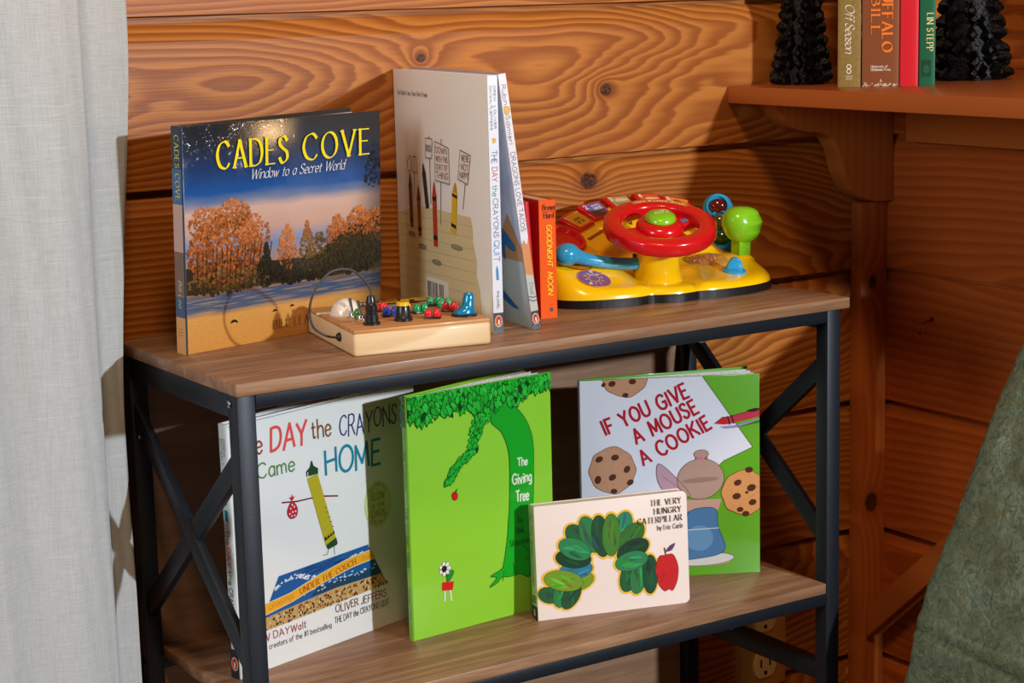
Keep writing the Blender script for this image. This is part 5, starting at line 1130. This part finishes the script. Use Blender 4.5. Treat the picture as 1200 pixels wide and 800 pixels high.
    for (yy, c) in ((.0590, (88, 12, 16)), (.0405, (92, 96, 24)), (.0215, (34, 84, 24))):
        r = MB(); r.lathe([(.0125, 0), (.0132, .0040), (.0115, .0042), (.0108, .0012)], PB, 28, T @ Matrix.Translation((0, yy, .0010))); hd = r.obj('lamp_ring', tl)
        r = MB(); r.ball(T @ Vector((0, yy, .0020)), (.0110, .0090, .0060), M(c, .08, 0, .8, .6), T.to_3x3().to_4x4(), 24, 12); r.obj('lens', tl)
toy()

# ------------------------------------------------------------------ wooden electronics box
def ebox():
    Wd, Dp, Hh = .1405, .1545, .0258; th = math.radians(-10.8)
    t = thing('electronics_board', 'pale wooden box of switches, knobs and coloured bulbs in front of the photo book', 'toy', (.1436, .0442, .0002), (0, 0, th))
    mw = pine('beech_box', (240, 220, 184), (234, 208, 164), (214, 178, 128), 0, 2, None, .012, .45, 120, (), .1, .10, .05, .015)
    mt = pine('beech_top', (214, 160, 100), (206, 148, 90), (182, 122, 70), 0, 1, None, .07, .45, 90, (), .1, .10, .05, .02)
    MB().box(0, Wd, 0, Dp, 0, Hh - .0030, mw, .0035, None, 3).obj('box_body', t); MB().box(.0006, Wd - .0006, .0006, Dp - .0006, Hh - .0040, Hh, mt, .0012).obj('top_panel', t)
    z = Hh; CHR = M((200, 200, 204), .12, 1); BLK = M((22, 22, 24), .35, 0, .2)
    ys = .86
    def at(x, y): return Matrix.Translation((x, y * ys, z))
    def led(x, y, c, base=True, two=None, ang=0):
        if base: q = MB().box(-.0085, .0085, -.0055, .0055, 0, .0022, BLK, .0008, at(x, y) @ Matrix.Rotation(ang, 4, 'Z')); o = q.obj('bulb_base', t)
        q = MB(); mr = M(c, .12, 0, .6, .6)
        for dx in ((-.0040, .0045) if two is not False else (0,)):
            q.lathe([(.0040, .0015), (.0040, .0055), (.0034, .0080), (.0018, .0094), (.0003, .0097)], mr, 16, at(x, y) @ Matrix.Rotation(ang, 4, 'Z') @ Matrix.Translation((dx, 0, 0)))
        q.obj('indicator_bulb', t)
    led(.0567, .1086, (214, 30, 30), True, None, -.2); led(.0580, .0716, (24, 60, 170), True, None, -.1); led(.0905, .0754, (24, 150, 84), True, None, .2); led(.0902, .0331, (214, 30, 40), True, None, -.5); led(.1180, .1160, (20, 140, 90), True, None, -.3); led(.1225, .0960, (30, 150, 90), False, None, .2); led(.1195, .0685, (206, 24, 34), True, None, -.6)
    q = MB(); q.ball((.0229, .1106 * ys, z), (.0155, .0155, .0165), M((236, 228, 220), .25, 0, .4, .5), None, 28, 12, 0.0); q.lathe([(.0165, 0), (.0165, .0010), (.0150, .0016)], M((226, 220, 210), .4), 28, at(.0229, .1106)); q.obj('dome_lamp', t)
    q = MB().box(-.010, .010, -.003, .003, 0, .0016, M((226, 214, 200), .5), .0005, at(.0060, .126)); q.obj('paper_tab', t)
    for (x, y, an) in ((.0237, .0880, .25), (.0262, .0665, -.3)):
        q = MB(); q.lathe([(.0058, 0), (.0058, .0012), (.0040, .0016), (.0036, .0042), (.0018, .0050)], CHR, 18, at(x, y)); b0 = Vector((x, y * ys, z + .004)); d = Vector((-.15, .1, 1)).normalized()
        q.tube([b0, b0 + d * .008, b0 + d * .0150], [.0012, .0014, .0019], CHR, 10); q.obj('toggle_switch', t)
    led(.0268, .0790, (30, 140, 60), False, False); led(.0340, .0560, (206, 40, 60), False, False)
    q = MB(); q.lathe([(.0085, 0), (.0085, .0022), (.0068, .0028), (.0064, .0100), (.0055, .0108), (.0055, .0135), (.0060, .0140), (.0060, .0190), (.0050, .0200), (.0046, .0235), (.0036, .0275), (.0024, .0280)], BLK, 24, at(.0270, .0300)); q.obj('plug', t)
    q = MB(); top = Vector((.0270, .0300 * ys, z + .0275))
    pts = crom([top, top + Vector((-.001, -.001, .008)), Vector((.0170, .0180, .0720)), Vector((.0020, .0080, .0830)), Vector((-.0180, .0040, .0830)), Vector((-.0330, .0060, .0680)), Vector((-.0380, .0120, .0490)), Vector((-.0330, .0220, .0300)), Vector((-.0200, .0330, .0190)), Vector((-.0080, .0400, .0140)), Vector((-.0015, .0430, .0132))], n=8)
    m_cord, g = new_mat('braided_cord', .6); w = g.nt.nodes.new('ShaderNodeTexWave'); g.put(w.inputs['Vector'], g.obj()); w.inputs['Scale'].default_value = 260; g.put(g.b.inputs['Base Color'], g.ramp(w.outputs[0], [(.70, (24, 24, 26)), (.90, (130, 128, 124))]))
    q.tube(pts, .00115, m_cord, 10); q.obj('cord', t)
    q = MB(); q.lathe([(.0044, 0), (.0044, .0022), (.0028, .0040)], BLK, 18, Matrix.Translation((.0004, .0430, .0132)) @ Matrix.Rotation(-PI / 2, 4, 'Y')); q.obj('cord_grommet', t)
    q = MB(); q.lathe([(.0090, 0), (.0090, .0030), (.0080, .0040), (.0066, .0150)], BLK, 26, at(.0610, .0360)); o = q.obj('dial_knob', t); q = MB(); q.lathe([(.0067, .0150), (.0064, .0178), (.0055, .0186)], M((240, 190, 20), .3, 0, .4), 26, at(.0610, .0360)); q.box(.0058, .0074, -.0010, .0010, .003, .0155, M((240, 190, 20), .3, 0, .4), .0003, at(.0610, .0360)); q.obj('knob_cap', o)
    q = MB(); q.lathe([(.0130, 0), (.0130, .0016), (.0118, .0024)], BLK, 28, at(.1235, .0330)); q.obj('lever_base', t)
    TEAL = M((20, 140, 190), .18, .25, .6)
    q = MB(); vs = []; fs = []; lv = [(.0112, .0088, 0, .0022), (.0110, .0086, .0000, .0050), (.0085, .0075, .0020, .0072), (.0062, .0062, .0040, .0100), (.0055, .0056, .0048, .0160), (.0050, .0050, .0052, .0205), (.0042, .0040, .0052, .0222), (.0010, .0010, .0052, .0226)]
    for (rx, ry, ox_, zz2) in lv:
        for k in range(24): a = 2 * PI * k / 24; vs.append(at(.1235, .0330) @ Vector((ox_ + rx * math.cos(a), ry * math.sin(a), zz2)))
    for i in range(len(lv) - 1):
        for k in range(24): fs.append([i * 24 + k, i * 24 + (k + 1) % 24, (i + 1) * 24 + (k + 1) % 24, (i + 1) * 24 + k])
    fs.append([(len(lv) - 1) * 24 + k for k in range(24)]); q.add(vs, fs, TEAL, True); q.obj('teal_lever', t)
    A = Art(.35, .3); A.rect(.050, .1330, .1290, .1510, (34, 28, 24), 1); rnd = random.Random(12)
    for (x0, x1, y0, y1) in ((.053, .066, .131, .145), (.068, .090, .130, .139), (.072, .092, .141, .1490), (.094, .104, .132, .148), (.107, .131, .130, .1400), (.106, .128, .1420, .150)): A.poly([(x0, y0), (x1, y0 + .002), (x1 + .003, y1), (x0 + .003, y1 - .001)], (232, 178, 52), 2)
    A.text('WARNING', .073, .1425, .0040, (40, 30, 20), .2, fit=.018, ly=3); A.text('POWER', .109, .1325, .0040, (40, 30, 20), .2, fit=.018, ly=3) if False else None
    f = MB(); f.box(.049, .134, .128, .152, z, z + .0012, M((34, 28, 24), .4)); f.art(A, (0, 0, z + .0012), (1, 0, 0), (0, 1, 0), (0, 0, 1)); f.obj('warning_panel', t)
    for (x, y) in ((.052, .140), (.131, .148)):
        q = MB(); q.lathe([(.0022, 0), (.0022, .0014), (.0012, .0020)], CHR, 12, at(x, y / ys) @ Matrix.Translation((0, 0, .0012))); q.obj('screw', t)
ebox()

# ------------------------------------------------------------------ black cone ornaments on the ledge
m_blk, g = new_mat('black_glaze', .34, 0, .22); g.b.inputs['Base Color'].default_value = rgb((9, 7, 7))
bp = g('ShaderNodeBump', Strength=.6, Distance=.003, Height=g.noise(g.obj(), 330, 3)); g.nt.links.new(bp.outputs[0], g.b.inputs['Normal'])
def cone_tree(label, x, y, R, Hc, rows, seed):
    t = thing('cone_ornament', label, 'ornament', (x, y, .2166), group='cone ornaments on the ledge'); rnd = random.Random(seed)
    b = MB(); core = [(R * .82, 0), (R * .84, .004), (R * .10, Hc * .97), (.001, Hc)]; b.lathe(core, m_blk, 28)
    for i in range(rows):
        f = (i + .1) / rows; z = .006 + f * Hc * .94 + 0; r = R * (.90 * (1 - f) + .06); n = max(5, int(round(2 * PI * r / (R * .34)))); hh = Hc / rows * 1.25
        for k in range(n):
            a = 2 * PI * (k + .5 * (i % 2)) / n + (rnd.random() - .5) * .35; z = .006 + f * Hc * .94 + (rnd.random() - .5) * Hc / rows * .5; w = PI / n * 1.1
            c, s = math.cos, math.sin; j = 1 + (rnd.random() - .5) * .12
            def P(rr, aa, z_): return (rr * c(aa), rr * s(aa), max(0, z_))
            out_ = r + R * .17 * j * (1 - .5 * f)
            V = [P(r * .86, a - w, z - hh * .05), P(r * .80, a, z + hh * .62), P(r * .86, a + w, z - hh * .05), P(r * .92, a, z - hh * .42), P(out_, a - w * .34, z + hh * .02), P(out_, a + w * .34, z + hh * .02), P(out_ - R * .03, a, z + hh * .20), P(out_ - R * .02, a, z - hh * .14)]
            F = [[0, 4, 6, 1], [1, 6, 5, 2], [0, 3, 7, 4], [3, 2, 5, 7], [4, 7, 5, 6]]
            b.add(V, F, m_blk, False)
    b.obj('scales', t)
cone_tree('black glossy cone ornament with overlapping scales left of the olive book', .9030, .2710, .0350, .250, 16, 1)
cone_tree('black glossy cone ornament with overlapping scales right of the green-spined book', 1.0850, .1660, .0490, .290, 17, 2)
